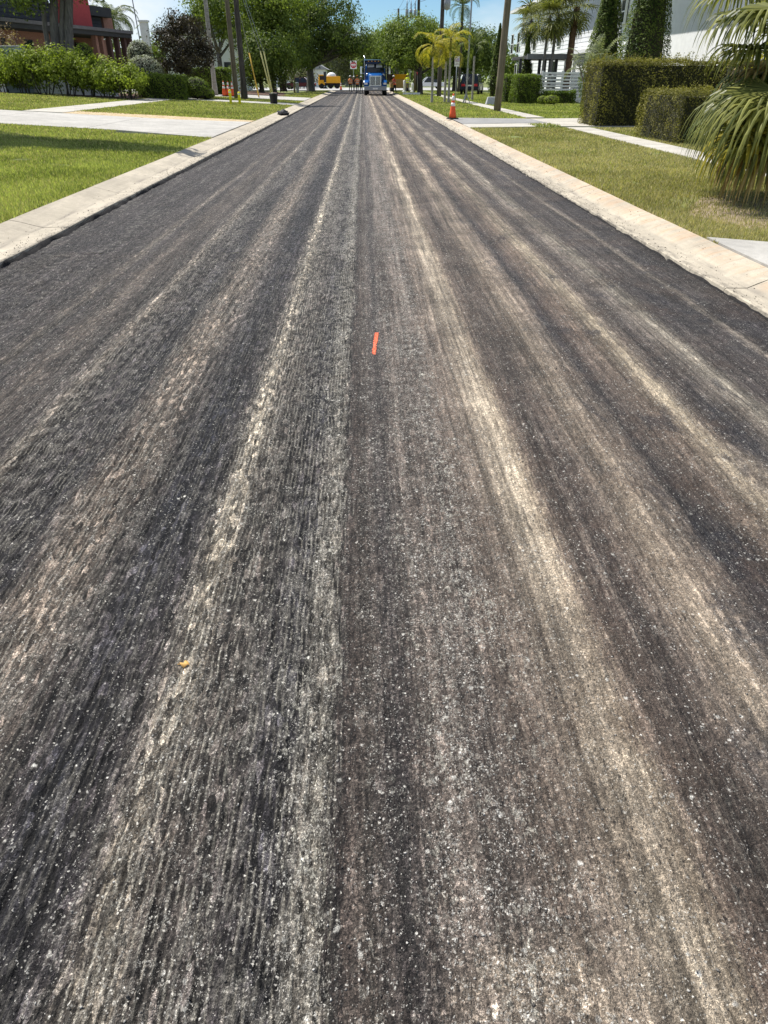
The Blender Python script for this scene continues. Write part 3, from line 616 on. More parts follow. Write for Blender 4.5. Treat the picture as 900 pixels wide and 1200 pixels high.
# ------------------------------------------------------------------ grass blades
def proj(P):
    d = P-np.array([0, 0, HC]); zc = d@np.array(_f); return 450+FPX*(d@np.array(_r))/zc, 600-FPX*(d@np.array(_u))/zc
grass_acc = {'green': [], 'dry': []}
def grass_patch(x0, x1, y0, y1, dens0, excl=None, dryf=None, h=0.05):
    y = y0
    while y < y1:
        st = min(max(1.0, y*0.12), y1-y); d = max(y, 6); k = d/9.0
        den = dens0/(k*k); n = int(den*(x1-x0)*st)
        X = rng.uniform(x0, x1, n); Y = rng.uniform(y, y+st, n)
        Z = np.array([ground_z(a, b) for a, b in zip(X[:1], Y[:1])]) if n else np.zeros(0)
        Z = np.where(X < -4.28, 0.14+0.045*np.clip(-4.28-X, 0, 16)*np.clip(1-(Y-80)/20, 0, 1), 0.14)
        P = np.stack([X, Y, Z], 1); px, py = proj(P); ok = (px > -110) & (px < 1010)
        if excl is not None: ok &= ~excl(X, Y)
        ok &= fbm(X*0.9+31, Y*0.9, 77, 3) > 0.22
        ok &= ~((((X-5.3)/1.5)**2+((Y-9.6)/1.6)**2 < 0.2+1.3*fbm(X*1.6, Y*1.6, 57, 3)) & (rng.random(n) < 0.62))
        P = P[ok]; X, Y = X[ok], Y[ok]; n = len(P)
        if n:
            wd = 0.006*min(k, 6)*rng.uniform(0.7, 1.4, n); hh = h*min(1+0.06*k, 1.35)*rng.uniform(0.45, 1.25, n)*(0.7+0.7*fbm(X*1.5, Y*1.5, 5, 2))
            q = rng.uniform(0, 2*np.pi, n); ln = rng.uniform(0.1, 0.75, n)*hh; q2 = rng.uniform(0, 2*np.pi, n)
            A = P+np.stack([np.cos(q)*wd, np.sin(q)*wd, np.full(n, -0.015)], 1); B = P-np.stack([np.cos(q)*wd, np.sin(q)*wd, np.full(n, 0.015)], 1)
            C = P+np.stack([np.cos(q2)*ln, np.sin(q2)*ln, hh], 1)
            dry = (dryf(X, Y) if dryf is not None else np.full(n, 0.12))+(0.35+0.7*(X.mean() > 0 if n else 0))*(fbm(X*0.6+4, Y*0.6, 91, 3)-0.5)
            isd = rng.random(n) < np.minimum(dry, 0.93); tint = np.clip(0.05+0.9*rng.random(n)**1.3+0.7*(fbm(X*0.8, Y*0.8, 13, 3)-0.5), 0, 1)
            for key, msk in (('green', ~isd), ('dry', isd)):
                grass_acc[key].append((A[msk], B[msk], C[msk], tint[msk]))
        y += st
def ex_left(X, Y):
    e = (Y > 23.6+(-X-4.3)*0.1) & (Y < 30.3+(-X-4.3)*0.1); e |= (X > -7.2) & ((Y > 23.0) & (Y < 31)); e |= (X < -11.4) & (X > -12.9) & (Y > 31)
    e |= (Y > 50.7) & (Y < 54.0) & (X > -14); e |= (Y > 60.2) & (Y < 69); e |= (X < -13.2) & (Y > 47) & (Y < 61); e |= (X < -7) & (Y > 69)
    e |= (Y > 30.2) & (Y < 32.4) & (X > -11.4); return e
grass_patch(-14.5, LB+0.02, 7.2, 24.6, 3600, ex_left, lambda X, Y: np.where(Y > 20, 0.22, 0.14)+0*X, 0.034)
grass_patch(-24, LB+0.02, 24.6, 110, 3200, ex_left, lambda X, Y: 0.34+0*X, 0.036)
def ex_right(X, Y):
    e = (X > 6.93) & (X < 7.77); e |= (Y > 27.4) & (Y < 34.4); e |= (Y < 7.9) & (X > RB) & (Y < 7.9-(X-RB)*0.45+0.3*0)
    return e | ((Y < 7.6))
def dry_right(X, Y):
    return 0.98+0.6*np.exp(-(((X-4.9)/1.2)**2+((Y-9.4)/1.3)**2))+0.25*np.exp(-((X-6.0)/0.8)**2)*(Y < 20)
grass_patch(RB-0.02, 9.5, 7.3, 27.4, 3200, ex_right, dry_right, 0.032)
grass_patch(RB-0.02, 14, 34.4, 110, 2600, ex_right, lambda X, Y: np.where(X > 7.7, 0.02, 0.26), 0.038)
grass_patch(6.0, 6.9, 27.6, 29.5, 2600, None, lambda X, Y: 0.2+0*X)
for key, mat, lab in (('green', 'grass', 'short green mown grass blades covering the verges'), ('dry', 'grass_dry', 'straw coloured dry grass blades scattered through the verges')):
    A = np.concatenate([a[0] for a in grass_acc[key]]); B = np.concatenate([a[1] for a in grass_acc[key]]); C = np.concatenate([a[2] for a in grass_acc[key]]); T = np.concatenate([a[3] for a in grass_acc[key]])
    n = len(A); V = np.stack([A, B, C], 1).reshape(-1, 3); print('grass', key, n)
    tag(link('grass', np_mesh('grass', V, np.arange(3*n).reshape(-1, 3), attrs={'tint': np.repeat(T, 3)}), None, M[mat]), lab, 'grass', kind='stuff')

# ------------------------------------------------------------------ vegetation builders
def unit(n):
    v = rng.normal(size=(n, 3)); return v/np.linalg.norm(v, axis=1, keepdims=True)
def leaf_quads(P, N, size, aspect=0.55, tint=None, up=0.25, jitter=0.9):
    """one folded rhombus leaf (2 triangles) per point"""
    n = len(P); N = N+unit(n)*jitter+np.array([0, 0, up]); N /= np.linalg.norm(N, axis=1, keepdims=True)
    T = np.cross(N, unit(n)); T /= np.linalg.norm(T, axis=1, keepdims=True)+1e-9; B = np.cross(N, T)
    s = size*rng.uniform(0.6, 1.35, (n, 1))
    a = P+T*s*0.5; b = P+B*s*0.5*aspect+N*s*0.08; c = P-T*s*0.5; d = P-B*s*0.5*aspect+N*s*0.08
    V = np.stack([a, b, c, d], 1).reshape(-1, 3); F = np.arange(4*n).reshape(-1, 4)
    if tint is None: tint = rng.random(n)
    return V, F, np.repeat(np.clip(tint, 0, 1), 4)
def foliage(name, P, N, size, mat, parent, **k):
    V, F, T = leaf_quads(P, N, size, **k)
    o = link(name, np_mesh(name, V, F, attrs={'tint': T}), parent, mat); return o
def local(P, root): return P-np.array(root.location)
def crown_points(blobs, n_clump, per, spread, flat=0.7, shell=0.45):
    """clumps scattered through ellipsoid blobs, leaves scattered round each clump"""
    vol = np.array([b[1][0]*b[1][1]*b[1][2] for b in blobs])**0.67; cnt = np.maximum(1, (vol/vol.sum()*n_clump).astype(int))
    Ps, Ns, Ts = [], [], []
    for (c, r), k in zip(blobs, cnt):
        u = unit(k); rad = shell+(1-shell)*rng.random((k, 1))**0.6
        C = np.array(c)+u*rad*np.array(r)
        for ci, ui in zip(C, u):
            m = int(per*rng.uniform(0.5, 1.5)); q = rng.normal(size=(m, 3))*np.array([spread, spread, spread*flat])*rng.uniform(0.7, 1.3)
            Ps.append(ci+q); Ns.append(np.tile(ui, (m, 1))+q/spread*0.4); Ts.append(np.clip(rng.uniform(0.15, 0.85)+rng.normal(size=m)*0.2, 0, 1))
    return np.concatenate(Ps), np.concatenate(Ns), np.concatenate(Ts)
def limb(mb, p0, p1, r0, r1, bend=0.12, n=5, sides=7):
    p0, p1 = Vector(p0), Vector(p1); L = (p1-p0).length; off = Vector((random.uniform(-1, 1), random.uniform(-1, 1), random.uniform(-.3, .6)))*L*bend
    pts = [p0.lerp(p1, t/n)+off*math.sin(math.pi*t/n) for t in range(n+1)]
    mb.tube(pts, [r0+(r1-r0)*t/n for t in range(n+1)], sides); return pts
def tree(name, label, base, trunk_h, r, blobs, n_clump, per, spread, size, leaf, barkm, cat='tree', group=None, lean=(0, 0), nlimb=7, flat=0.7, fork=1, fr=0.5):
    """blobs are given in world coordinates"""
    t = thing(name, label, cat, base, 0, group); b = Vector(base); mb = MB()
    top = Vector((lean[0], lean[1], trunk_h))
    for k in range(fork):
        o = Vector((random.uniform(-1, 1), random.uniform(-.6, .6), 0))*r*1.4*(fork > 1)
        tp = top+o*2.5
        mb.tube([o*0.5+Vector((0, 0, -0.25)), o*0.6+Vector((0, 0, 0.1)), o.lerp(tp, 0.35), o.lerp(tp, 0.7)+Vector((random.uniform(-.1, .1), 0, 0)), tp], [r*1.6/fork**.5, r*1.15/fork**.5, r*0.95/fork**.5, r*0.85/fork**.5, r*0.75/fork**.5], 10)
        for _ in range(max(2, nlimb//fork)):
            c, rr = random.choice(blobs); e = Vector(c)-b+Vector([random.uniform(-.6, .6)*q for q in rr])
            pts = limb(mb, tp*random.uniform(0.75, 1.0), e, r*fr/fork**.5, r*0.1)
            for _ in range(2):
                s = pts[random.randint(2, 4)]; limb(mb, s, s+Vector([random.uniform(-.5, .5)*q for q in rr]), r*0.16, r*0.04, n=3, sides=5)
    mb.build('trunk', barkm, t)
    P, N, T = crown_points(blobs, n_clump, per, spread, flat)
    foliage('crown', P-np.array(base), N, size, leaf, t, tint=T); return t
def box_surface(x0, x1, y0, y1, z0, z1, n, depth=0.12):
    a = [(y1-y0)*(z1-z0)]*2+[(x1-x0)*(z1-z0)]*2+[(x1-x0)*(y1-y0)]; a = np.array(a)/sum(a); Ps, Ns = [], []
    for f, fr in enumerate(a):
        m = int(n*fr); u = rng.random((m, 3)); P = np.array([x0, y0, z0])+u*np.array([x1-x0, y1-y0, z1-z0]); N = np.zeros((m, 3))
        ax, val, sg = [(0, x0, -1), (0, x1, 1), (1, y0, -1), (1, y1, 1), (2, z1, 1)][f]; P[:, ax] = val; N[:, ax] = sg
        Ps.append(P); Ns.append(N)
    P = np.concatenate(Ps); N = np.concatenate(Ns)
    lump = fbm(P[:, 0]*1.7+P[:, 2]*1.3, P[:, 1]*1.7+P[:, 2]*0.7, 17, 3)-0.5; fine = fbm(P[:, 0]*6+P[:, 2]*4, P[:, 1]*6-P[:, 2]*3, 27, 2)-0.5
    P = P+N*(lump[:, None]*0.30+fine[:, None]*0.14)-N*(rng.random((len(P), 1))**2)*depth
    # round the shoulders a little
    cx, cy = (x0+x1)/2, (y0+y1)/2; e = np.clip((P[:, 2]-(z1-0.18))/0.18, 0, 1)[:, None]
    P[:, :2] = P[:, :2]-np.sign(P[:, :2]-[cx, cy])*np.array([min(.1, (x1-x0)/4), min(.1, (y1-y0)/4)])*e**2*(N[:, 2:3] == 0)
    return P, N, np.clip(0.45+lump*0.9+fine*0.9+rng.normal(size=len(P))*0.2, 0, 1)
def hedge(name, label, x0, x1, y0, y1, h, n, size, leaf, cat='hedge', group=None, depth=0.12, sprigs=0):
    cx, cy = (x0+x1)/2, (y0+y1)/2; z = ground_z(cx, cy); t = thing(name, label, cat, (cx, cy, z), 0, group)
    mb = MB(); i = 0.13; mb.box(x0-cx+i, x1-cx-i, y0-cy+i, y1-cy-i, -0.25, h-0.14, 0.05, 0.05)
    for _ in range(6): px_, py_ = random.uniform(x0-cx+.2, x1-cx-.2), random.uniform(y0-cy+.2, y1-cy-.2); mb.tube([(px_, py_, -.2), (px_, py_, h*.5)], 0.03, 5)
    mb.build('branches', M['twig'], t)
    P, N, T = box_surface(x0, x1, y0, y1, z+0.0, z+h, n, depth)
    if sprigs:
        Q = np.stack([rng.uniform(x0, x1, sprigs), rng.uniform(y0, y1, sprigs), np.full(sprigs, z+h)], 1); hh = rng.uniform(0.05, 0.28, sprigs)
        for k in range(7): P = np.concatenate([P, Q+np.stack([rng.normal(size=sprigs)*.015, rng.normal(size=sprigs)*.015, hh*k/6], 1)]); N = np.concatenate([N, unit(sprigs)]); T = np.concatenate([T, rng.uniform(.4, 1, sprigs)])
    foliage('foliage', P-np.array([cx, cy, z]), N, size, leaf, t, tint=T, jitter=0.8); return t
def cone_tree(name, label, base, h, r, n, size, leaf, cat='cypress', group=None, r0=0.55):
    t = thing(name, label, cat, base, 0, group)
    z = rng.random(n)**0.8; prof = np.where(z < 0.18, r0+(1-r0)*z/0.18, (1-(z-0.18)/0.82)**1.0); q = rng.uniform(0, 2*np.pi, n)
    lump = fbm(q*2.2, z*h*1.8, 19, 3)-0.5; lump2 = fbm(q*7, z*h*5, 29, 2)-0.5
    rad = r*(prof*(1+0.16*lump+0.12*lump2)+0.03)*(1-0.28*rng.random(n)**2)
    P = np.stack([rad*np.cos(q), rad*np.sin(q), 0.12+z*h], 1); N = np.stack([np.cos(q), np.sin(q), np.full(n, 0.5)], 1)
    mb = MB(); mb.tube([(0, 0, -.2), (0, 0, h*.95)], [0.09, 0.02], 7); mb.lathe([(r*.55, .2), (r*.72, h*.2), (r*.55, h*.45), (r*.25, h*.75), (0.02, h*.94)], n=10)
    mb.build('trunk', M['twig'], t)
    foliage('crown', P, N, size, leaf, t, tint=np.clip(0.45+lump+lump2+rng.normal(size=n)*.2, 0, 1), up=0.6, aspect=0.45); return t
def globe(name, label, base, r, h, n, size, leaf, cat='shrub', group=None):
    t = thing(name, label, cat, base, 0, group); u = unit(n); u = u[u[:, 2] > -0.7]
    lump = fbm(u[:, 0]*3+u[:, 2]*2, u[:, 1]*3-u[:, 2], 39, 3)-0.5
    P = u*np.array([r, r, h/2])*(1+0.22*lump[:, None]-0.15*rng.random((len(u), 1))**2)+np.array([0, 0, h/2-.02])
    mb = MB(); mb.ell((0, 0, h/2-.03), (r*.86, r*.86, h/2*.9)); mb.tube([(0, 0, -.2), (0, 0, h/2)], 0.05, 6); mb.build('branches', M['twig'], t)
    foliage('foliage', P, u, size, leaf, t, tint=np.clip(.5+lump+rng.normal(size=len(u))*.22, 0, 1), jitter=0.7); return t
def loose_shrub(name, label, base, r, h, n_clump, per, size, leaf, stems=9, cat='shrub', group=None, gap=0.25):
    t = thing(name, label, cat, base, 0, group); mb = MB(); Ps, Ns, Ts = [], [], []
    for k in range(stems):
        q = random.uniform(0, 6.28); rr = r*random.uniform(0.3, 1.0); e = Vector((math.cos(q)*rr, math.sin(q)*rr, h*random.uniform(0.6, 0.95)))
        pts = limb(mb, (math.cos(q)*r*.25, math.sin(q)*r*.25, -.15), e, 0.035, 0.008, 0.1, 4, 5)
        for _ in range(2): limb(mb, pts[2], pts[2]+Vector((random.uniform(-.5, .5)*r, random.uniform(-.5, .5)*r, h*.3)), 0.018, 0.005, n=3, sides=4)
    mb.build('branches', M['bark_dark'], t)
    blobs = [((0, 0, h*.55), (r, r, h*.46))]+[((math.cos(a)*r*.5, math.sin(a)*r*.5, h*random.uniform(.4, .8)), (r*.6, r*.6, h*.25)) for a in np.arange(0, 6.2, 1.2)]
    P, N, T = crown_points(blobs, n_clump, per, 0.13*max(r, .6), 0.9, gap); k = P[:, 2] > h*0.1; P, N, T = P[k], N[k], T[k]
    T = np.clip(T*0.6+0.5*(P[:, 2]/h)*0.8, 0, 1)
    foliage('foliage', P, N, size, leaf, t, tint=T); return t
# --- palms
def pinnate_mesh(L=2.2, droop=1.0, n=26, w=0.5, elev=0.9):
    """arching rachis with paired leaflets; base at origin, growing towards +X"""
    V = []; F = []; T = []; p = Vector((0, 0, 0)); a = elev; st = L/n; pts = []
    for i in range(n+1):
        pts.append((p.copy(), a)); p = p+Vector((math.cos(a), 0, math.sin(a)))*st; a -= droop*2.2/n*(0.4+1.2*i/n)
    for i, (q, an) in enumerate(pts):                     # rachis strip
        r_ = 0.022*(1-i/n)+0.004; b = len(V)
        V.extend([(q.x, -r_, q.z), (q.x, r_, q.z), (q.x, 0, q.z+r_*1.5)]); T.extend([.5]*3)
        if i: F.extend([(b-3, b-2, b+1, b), (b-2, b-1, b+2, b+1), (b-1, b-3, b, b+2)])
    for i in range(3, n+1):
        q, an = pts[i]; f = i/n; ll = w*math.sin(math.pi*min(1, 0.15+0.8*f))**0.6*(1-0.25*f)
        for s in (-1, 1):
            fw = Vector((math.cos(an), 0, math.sin(an))); d = (fw*0.55+Vector((0, s, 0))*0.8+Vector((0, 0, 0.15))).normalized()
            m = q+d*ll*0.55+Vector((0, 0, -0.03*ll)); e = q+d*ll+Vector((0, 0, -0.42*ll*random.uniform(.6, 1.3))); wd = fw*0.028*L/2.2
            b = len(V); V.extend([q-wd*.6, q+wd*.6, m+wd, m-wd, e]); tt = random.random(); T.extend([tt]*5)
            F.extend([(b, b+1, b+2, b+3), (b+3, b+2, b+4, b+4)])
    F4 = [f for f in F]; me = bpy.data.meshes.new('frond')
    me.from_pydata([tuple(v) for v in V], [], [f if f[2] != f[3] else f[:3] for f in F4]); at = me.attributes.new('tint', 'FLOAT', 'POINT'); at.data.foreach_set('value', T)
    return me
def fan_mesh(pet_dir, pet_len, lead, L=0.95, nseg=40, spread=150, droop=1.0, fuse=0.42, w=0.05, hub=True):
    """costapalmate leaf: petiole from origin, pleated fan at its end whose free tips hang"""
    V = []; F = []; T = []; d0 = Vector(pet_dir).normalized(); h = d0*pet_len+Vector((0, 0, -0.12*pet_len))
    ld = Vector(lead).normalized(); side = ld.cross(Vector((0, 0, 1)))
    side = side.normalized() if side.length > .05 else Vector((0, 1, 0)); nrm = side.cross(ld).normalized()
    mid = d0*pet_len*.5+Vector((0, 0, .03))
    for a, b_ in ((Vector((0, 0, 0)), mid), (mid, h)):
        k = len(V); s_ = side*.018; z_ = nrm*.014
        V += [a-s_, a+s_, a+z_, b_-s_, b_+s_, b_+z_]; T += [.4]*6; F += [(k, k+1, k+4, k+3), (k+1, k+2, k+5, k+4), (k+2, k, k+3, k+5)]
    n = 8
    for i in range(nseg):
        ang = R(spread)*(i/(nseg-1)*2-1)*random.uniform(.98, 1.02); tl = L*(0.72+0.28*math.cos(ang*.55))*random.uniform(.88, 1.1)
        d = (ld*math.cos(ang)+side*math.sin(ang)+nrm*0.10*((i % 2)*2-1)).normalized(); p = h.copy(); b0 = len(V); tt = random.random(); q = random.uniform(-.12, .12)
        for k in range(n+1):
            f = k/n; wd = w*(0.25+f/fuse*0.75 if f < fuse else max(0.04, 1-(f-fuse)/(1-fuse)*0.95)); sd = d.cross(nrm)
            sd = (sd.normalized() if sd.length > .05 else side)*wd*.5
            V += [p-sd, p+nrm*wd*0.22, p+sd]; T += [tt]*3
            p = p+d*tl/n
            if f > fuse*0.6: d = (d+Vector((q*.3, q*.3, -0.34*droop*(0.5+f)))).normalized()
        for k in range(n): a = b0+k*3; F += [(a, a+1, a+4, a+3), (a+1, a+2, a+5, a+4)]
    me = bpy.data.meshes.new('frond'); me.from_pydata([tuple(v) for v in V], [], F); at = me.attributes.new('tint', 'FLOAT', 'POINT'); at.data.foreach_set('value', T); return me
def palm_trunk(mb, h, r, lean=(0, 0), rings=14):
    pts = []; rad = []
    for i in range(rings+1):
        f = i/rings; pts.append((lean[0]*f*f, lean[1]*f*f, -0.2+f*(h+0.2))); rad.append(r*(1.35-0.35*min(1, f*6))*(1-.15*f)*(1.05 if i % 2 else .96))
    mb.tube(pts, rad, 10)
def feather_palm(name, label, base, h, r, meshes, nf, leaf, barkm, cat='palm', group=None, lean=(0, 0), crownshaft=True, scale=1.0, down=0.0, mats=None):
    t = thing(name, label, cat, base, 0, group); mb = MB(); palm_trunk(mb, h, r, lean); mb.build('trunk', barkm, t)
    if crownshaft: m2 = MB(); m2.tube([(lean[0], lean[1], h-.05), (lean[0], lean[1], h+.35), (lean[0], lean[1], h+.7)], [r*1.1, r*1.15, r*.4], 8); m2.build('crownshaft', M['palm'], t)
    for k in range(nf):
        me = meshes[k % len(meshes)]; me = me if len(me.materials) else me
        o = bpy.data.objects.new('frond', me); col.objects.link(o); o.parent = t
        if not me.materials: me.materials.append(leaf)
        o.location = (lean[0], lean[1], h+(0.55 if crownshaft else 0)); s = scale*random.uniform(.85, 1.15); o.scale = (s, s, s)
        o.rotation_euler = (random.uniform(-.2, .2), random.uniform(-.35, .35)+down*(k/nf), k*2.4+random.uniform(-.3, .3))
    return t
def fan_set(leaf, L=0.9, n=6, nseg=26):
    out = []
    for k in range(n):
        e = R(70-k*140/(n-1)); me = fan_mesh((math.cos(e), 0, math.sin(e)), 0.9, (math.cos(e-.3), 0, math.sin(e-.3)), L, nseg, 140, 0.75, 0.5, 0.075); me.materials.append(leaf); out.append(me)
    return out
def fan_palm(name, label, base, h, r, meshes, nf, barkm, cat='palm', group=None, lean=(0, 0), scale=1.0):
    t = thing(name, label, cat, base, 0, group); mb = MB(); palm_trunk(mb, h, r, lean, 24); mb.build('trunk', barkm, t)
    for k in range(nf):
        o = bpy.data.objects.new('frond', meshes[k % len(meshes)]); col.objects.link(o); o.parent = t; o.location = (lean[0], lean[1], h-.05)
        s = scale*random.uniform(.85, 1.15); o.scale = (s, s, s); o.rotation_euler = (0, 0, k*2.4+random.uniform(-.3, .3))
    return t
def gp(x, Y, side=None):                     # a ground point under image column x at distance Y
    p = at_y(x, 120, Y); return Vector((p.x, Y, ground_z(p.x, Y)))
def zpx(x, y, Y): return at_y(x, y, Y).z
def blob(x, y, Y, rx, ry, rz): p = at_y(x, y, Y); return ((p.x, p.y, p.z), (rx, ry, rz))

# ------------------------------------------------------------------ left side planting
# loose bright shrubs in front of the low white wall
sx = [(8, 49.5, 1.25, 2.15), (34, 48.8, 1.15, 2.2), (56, 48.6, 1.25, 2.3), (82, 48.2, 1.3, 2.25), (106, 48.0, 1.2, 2.0), (128, 47.6, 1.2, 1.95), (150, 47.0, 1.25, 1.85)]
slab_lab = ['bright green loose shrub beside the white low wall, partly silvery at its base', 'thin bright green shrub next to the pale blue utility box', 'bushy bright green shrub in front of the twiggy coppery bush',
            'dense yellow green shrub below the grey multi-stemmed tree', 'tall bright green shrub below the red chimney block', 'bright green shrub below the clipped green dome', 'airy light green shrub at the end of the row next to the clipped hedge']
for (x, Y, r, h), lb in zip(sx, slab_lab):
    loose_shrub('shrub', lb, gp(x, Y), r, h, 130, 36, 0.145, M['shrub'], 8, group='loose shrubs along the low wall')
# multi-stemmed tree in front of the dark house
b = gp(72, 53.0); t = thing('shade_tree', 'grey tree with several stems standing before the dark house', 'tree', b); mb = MB()
for (xa, xb, ra) in ((65, 50, .16), (70, 63, .27), (84, 81, .27), (77, 73, .17)):
    p0 = gp(xa, 53)-b; p1 = at_y(xb, 0, 53)-b; p2 = p1+(p1-p0)*.35+Vector((random.uniform(-.3, .3), 0, 0))
    mb.tube([p0*.6+Vector((0, 0, -.3)), p0*.9+Vector((0, 0, .3)), p0.lerp(p1, .4)+Vector((.06, 0, 0)), p0.lerp(p1, .7)-Vector((.05, 0, 0)), p1, p2], [ra*1.5, ra*1.15, ra, ra*.95, ra*.85, ra*.6], 12)
    for _ in range(3): limb(mb, p1.lerp(p2, random.random()), p2+Vector((random.uniform(-3, 2.5), random.uniform(-2, 2), random.uniform(.2, 2))), ra*.45, .04)
mb.build('trunk', M['bark_grey'], t)
P, N, T = crown_points([blob(60, -70, 53, 3.6, 3, 1.6), blob(20, -24, 51.5, 2.2, 2, 1.0), blob(30, -2, 51, 1.4, 1.2, .6), blob(97, -18, 53, 1.0, 2, .7), blob(60, -110, 54, 4, 4, 2)], 300, 60, .36)
foliage('crown', P-np.array(b), N, .2, M['oak'], t, tint=T)
loose_shrub('sapling', 'thin twiggy bush with dry pinkish leaves in front of the dark house', gp(25, 51.5), 1.0, 3.6, 60, 16, 0.13, M['copper'], 9, cat='bush', gap=0.5)
globe('dome_shrub', 'clipped bright green dome shrub before the columned porch', gp(110, 50.5)+Vector((0, 0, 1.5)), 0.52, 1.2, 1500, 0.09, M['shrub'])
globe('silver_shrub', 'large clipped silvery grey globe shrub beside the copper tree', gp(176, 55.5), 1.25, 2.3, 5000, 0.11, M['silver'])
globe('silver_shrub', 'smaller silvery grey clipped globe behind the large silver one', gp(173, 58.5)+Vector((0, 0, 1.3)), 0.85, 1.9, 2600, 0.11, M['silver'])
b = gp(214, 56.5)
tree('copper_tree', 'small dark copper-leaved tree beside the silver shrubs', b, 1.2, 0.12, [blob(212, 48, 56.5, 1.7, 1.6, 1.5), blob(228, 68, 56, 1.5, 1.5, .9), blob(214, 26, 57, 1.15, 1.1, .8), blob(198, 55, 57, 1.2, 1.2, 1.4), blob(240, 58, 56.5, .8, .8, .8), blob(205, 82, 56.5, 1.1, 1.1, .6)], 210, 60, 0.26, 0.15, M['purple'], M['bark_dark'], fork=2)
hedge('hedge', 'low clipped dark green hedge with bright top along the sidewalk', *sorted((gp(168, 51).x, gp(221, 51).x)), 50.2, 51.8, 1.25, 6500, 0.10, M['hedge'])
globe('round_shrub', 'rounded dark green shrub at the corner of the low clipped hedge', gp(232, 52.5), 0.85, 1.25, 2200, 0.10, M['hedge'])
globe('round_shrub', 'small low dark shrub on mulch near the three cones', gp(243, 53.5), 0.55, 0.7, 900, 0.10, M['hedge'])
hedge('hedge', 'clipped bright hedge behind the pale palm trunk', *sorted((gp(222, 66).x, gp(272, 66).x)), 65.4, 67.2, 1.75, 6500, 0.13, M['hedge'])
pin_g = [pinnate_mesh(2.4, d, 24, .55, e) for d, e in ((1.0, 1.1), (1.1, .7), (1.2, .3), (.9, 1.3))]
pin_y = [pinnate_mesh(1.75, d, 22, .5, e) for d, e in ((1.1, 1.0), (1.2, .6), (1.3, .15), (1.0, 1.25))]
for m in pin_g: m.materials.append(M['palm'])
for m in pin_y: m.materials.append(M['palm_y'])
b = gp(147, 92); feather_palm('palm', 'feathery palm rising behind the columned porch roof', b, zpx(147, 22, 92)-b.z, 0.2, pin_g, 36, M['palm'], M['bark_grey'], scale=1.35, crownshaft=False, down=0.7)
b = gp(253.5, 63); p2 = at_y(247, 0, 63)
feather_palm('palm', 'slim palm with pale trunk beside the clipped bright hedge', b, 8.6, 0.165, pin_g, 16, M['palm'], M['bark_pale'], scale=1.2)
b = gp(287, 57.5)
feather_palm('palm', 'palm with dark grey trunk next to the wooden utility pole', b, 9.2, 0.19, pin_g, 18, M['palm'], M['bark_dark'], scale=1.3, crownshaft=False)
# oaks on the left verge
b = gp(365, 104); tree('oak_tree', 'large spreading oak with grey trunk whose crown reaches over the road', b, 3.4, 0.48,
    [blob(372, 40, 104, 4.2, 4.5, 2.4), blob(402, 46, 103, 3.6, 4, 1.8), blob(421, 56, 103, 2.4, 3, .9), blob(345, 30, 102, 4.2, 4, 3.4), blob(390, 22, 104, 3.6, 4, 2.2), blob(355, 66, 101, 2.5, 2.5, 1.0), blob(350, 0, 104, 5, 5, 2.5), blob(350, 74, 102, 1.8, 2, .6)], 520, 60, 0.5, 0.27, M['oak'], M['bark_grey'], nlimb=14)
b = gp(322, 92); tree('oak_tree', 'leafy light green oak between the guy wires and the spreading oak', b, 3.0, 0.3,
    [blob(318, 22, 92, 3.2, 3, 2.6), blob(300, 8, 92, 3.4, 3, 2.4), blob(336, 44, 91, 2.4, 2.4, 1.8), blob(330, 4, 92, 3.4, 3, 2.0), blob(303, 42, 91, 2.4, 2.4, 1.8), blob(345, 66, 91, 1.4, 1.4, .8)], 430, 56, 0.42, 0.23, M['oak2'], M['bark_dark'], nlimb=12)
b = gp(262, 90); tree('oak_tree', 'light green tree behind the pale palm trunk near the white house', b, 3.5, 0.3,
    [blob(252, 14, 90, 2.6, 3, 2.2), blob(272, 10, 90, 3, 3, 2.4), blob(284, 40, 89, 1.6, 2.2, 1.8), blob(235, 2, 91, 2.0, 2, 1.6)], 260, 52, 0.42, 0.24, M['oak2'], M['bark_grey'])
b = gp(308, 80); tree('weeping_tree', 'dark drooping evergreen behind the guy wires', b, 1.4, 0.22,
    [blob(303, 72, 80, 1.7, 1.6, 1.7), blob(318, 80, 80, 1.6, 1.6, 1.3), blob(292, 82, 80, 1.2, 1.4, 1.2), blob(330, 74, 81, 1.3, 1.3, 1.4), blob(312, 58, 80, 1.9, 1.7, 1.2)], 260, 50, 0.36, 0.22, M['cypress'], M['bark_dark'], flat=1.5)
b = gp(352, 128); loose_shrub('shrub', 'grey green bush beside the maroon car', b, 2.6, 3.4, 120, 34, 0.28, M['moss'], 8)
for x, Y, lab in ((396, 178, 'thin pale-barked tree with hanging grey moss behind the orange sweeper'), (407, 184, 'slim moss-hung tree beyond the junction behind the do not enter sign'), (420, 190, 'moss-draped tree beyond the junction left of the blue truck')):
    b = gp(x, Y); tree('mossy_tree', lab, b, 6.5, 0.3, [blob(x-3, 66, Y, 3.2, 3, 3.0), blob(x+4, 74, Y, 2.8, 3, 3.4), blob(x, 56, Y, 4, 3, 2.2)], 110, 40, 0.7, 0.42, M['moss'], M['bark_pale'], flat=1.8)
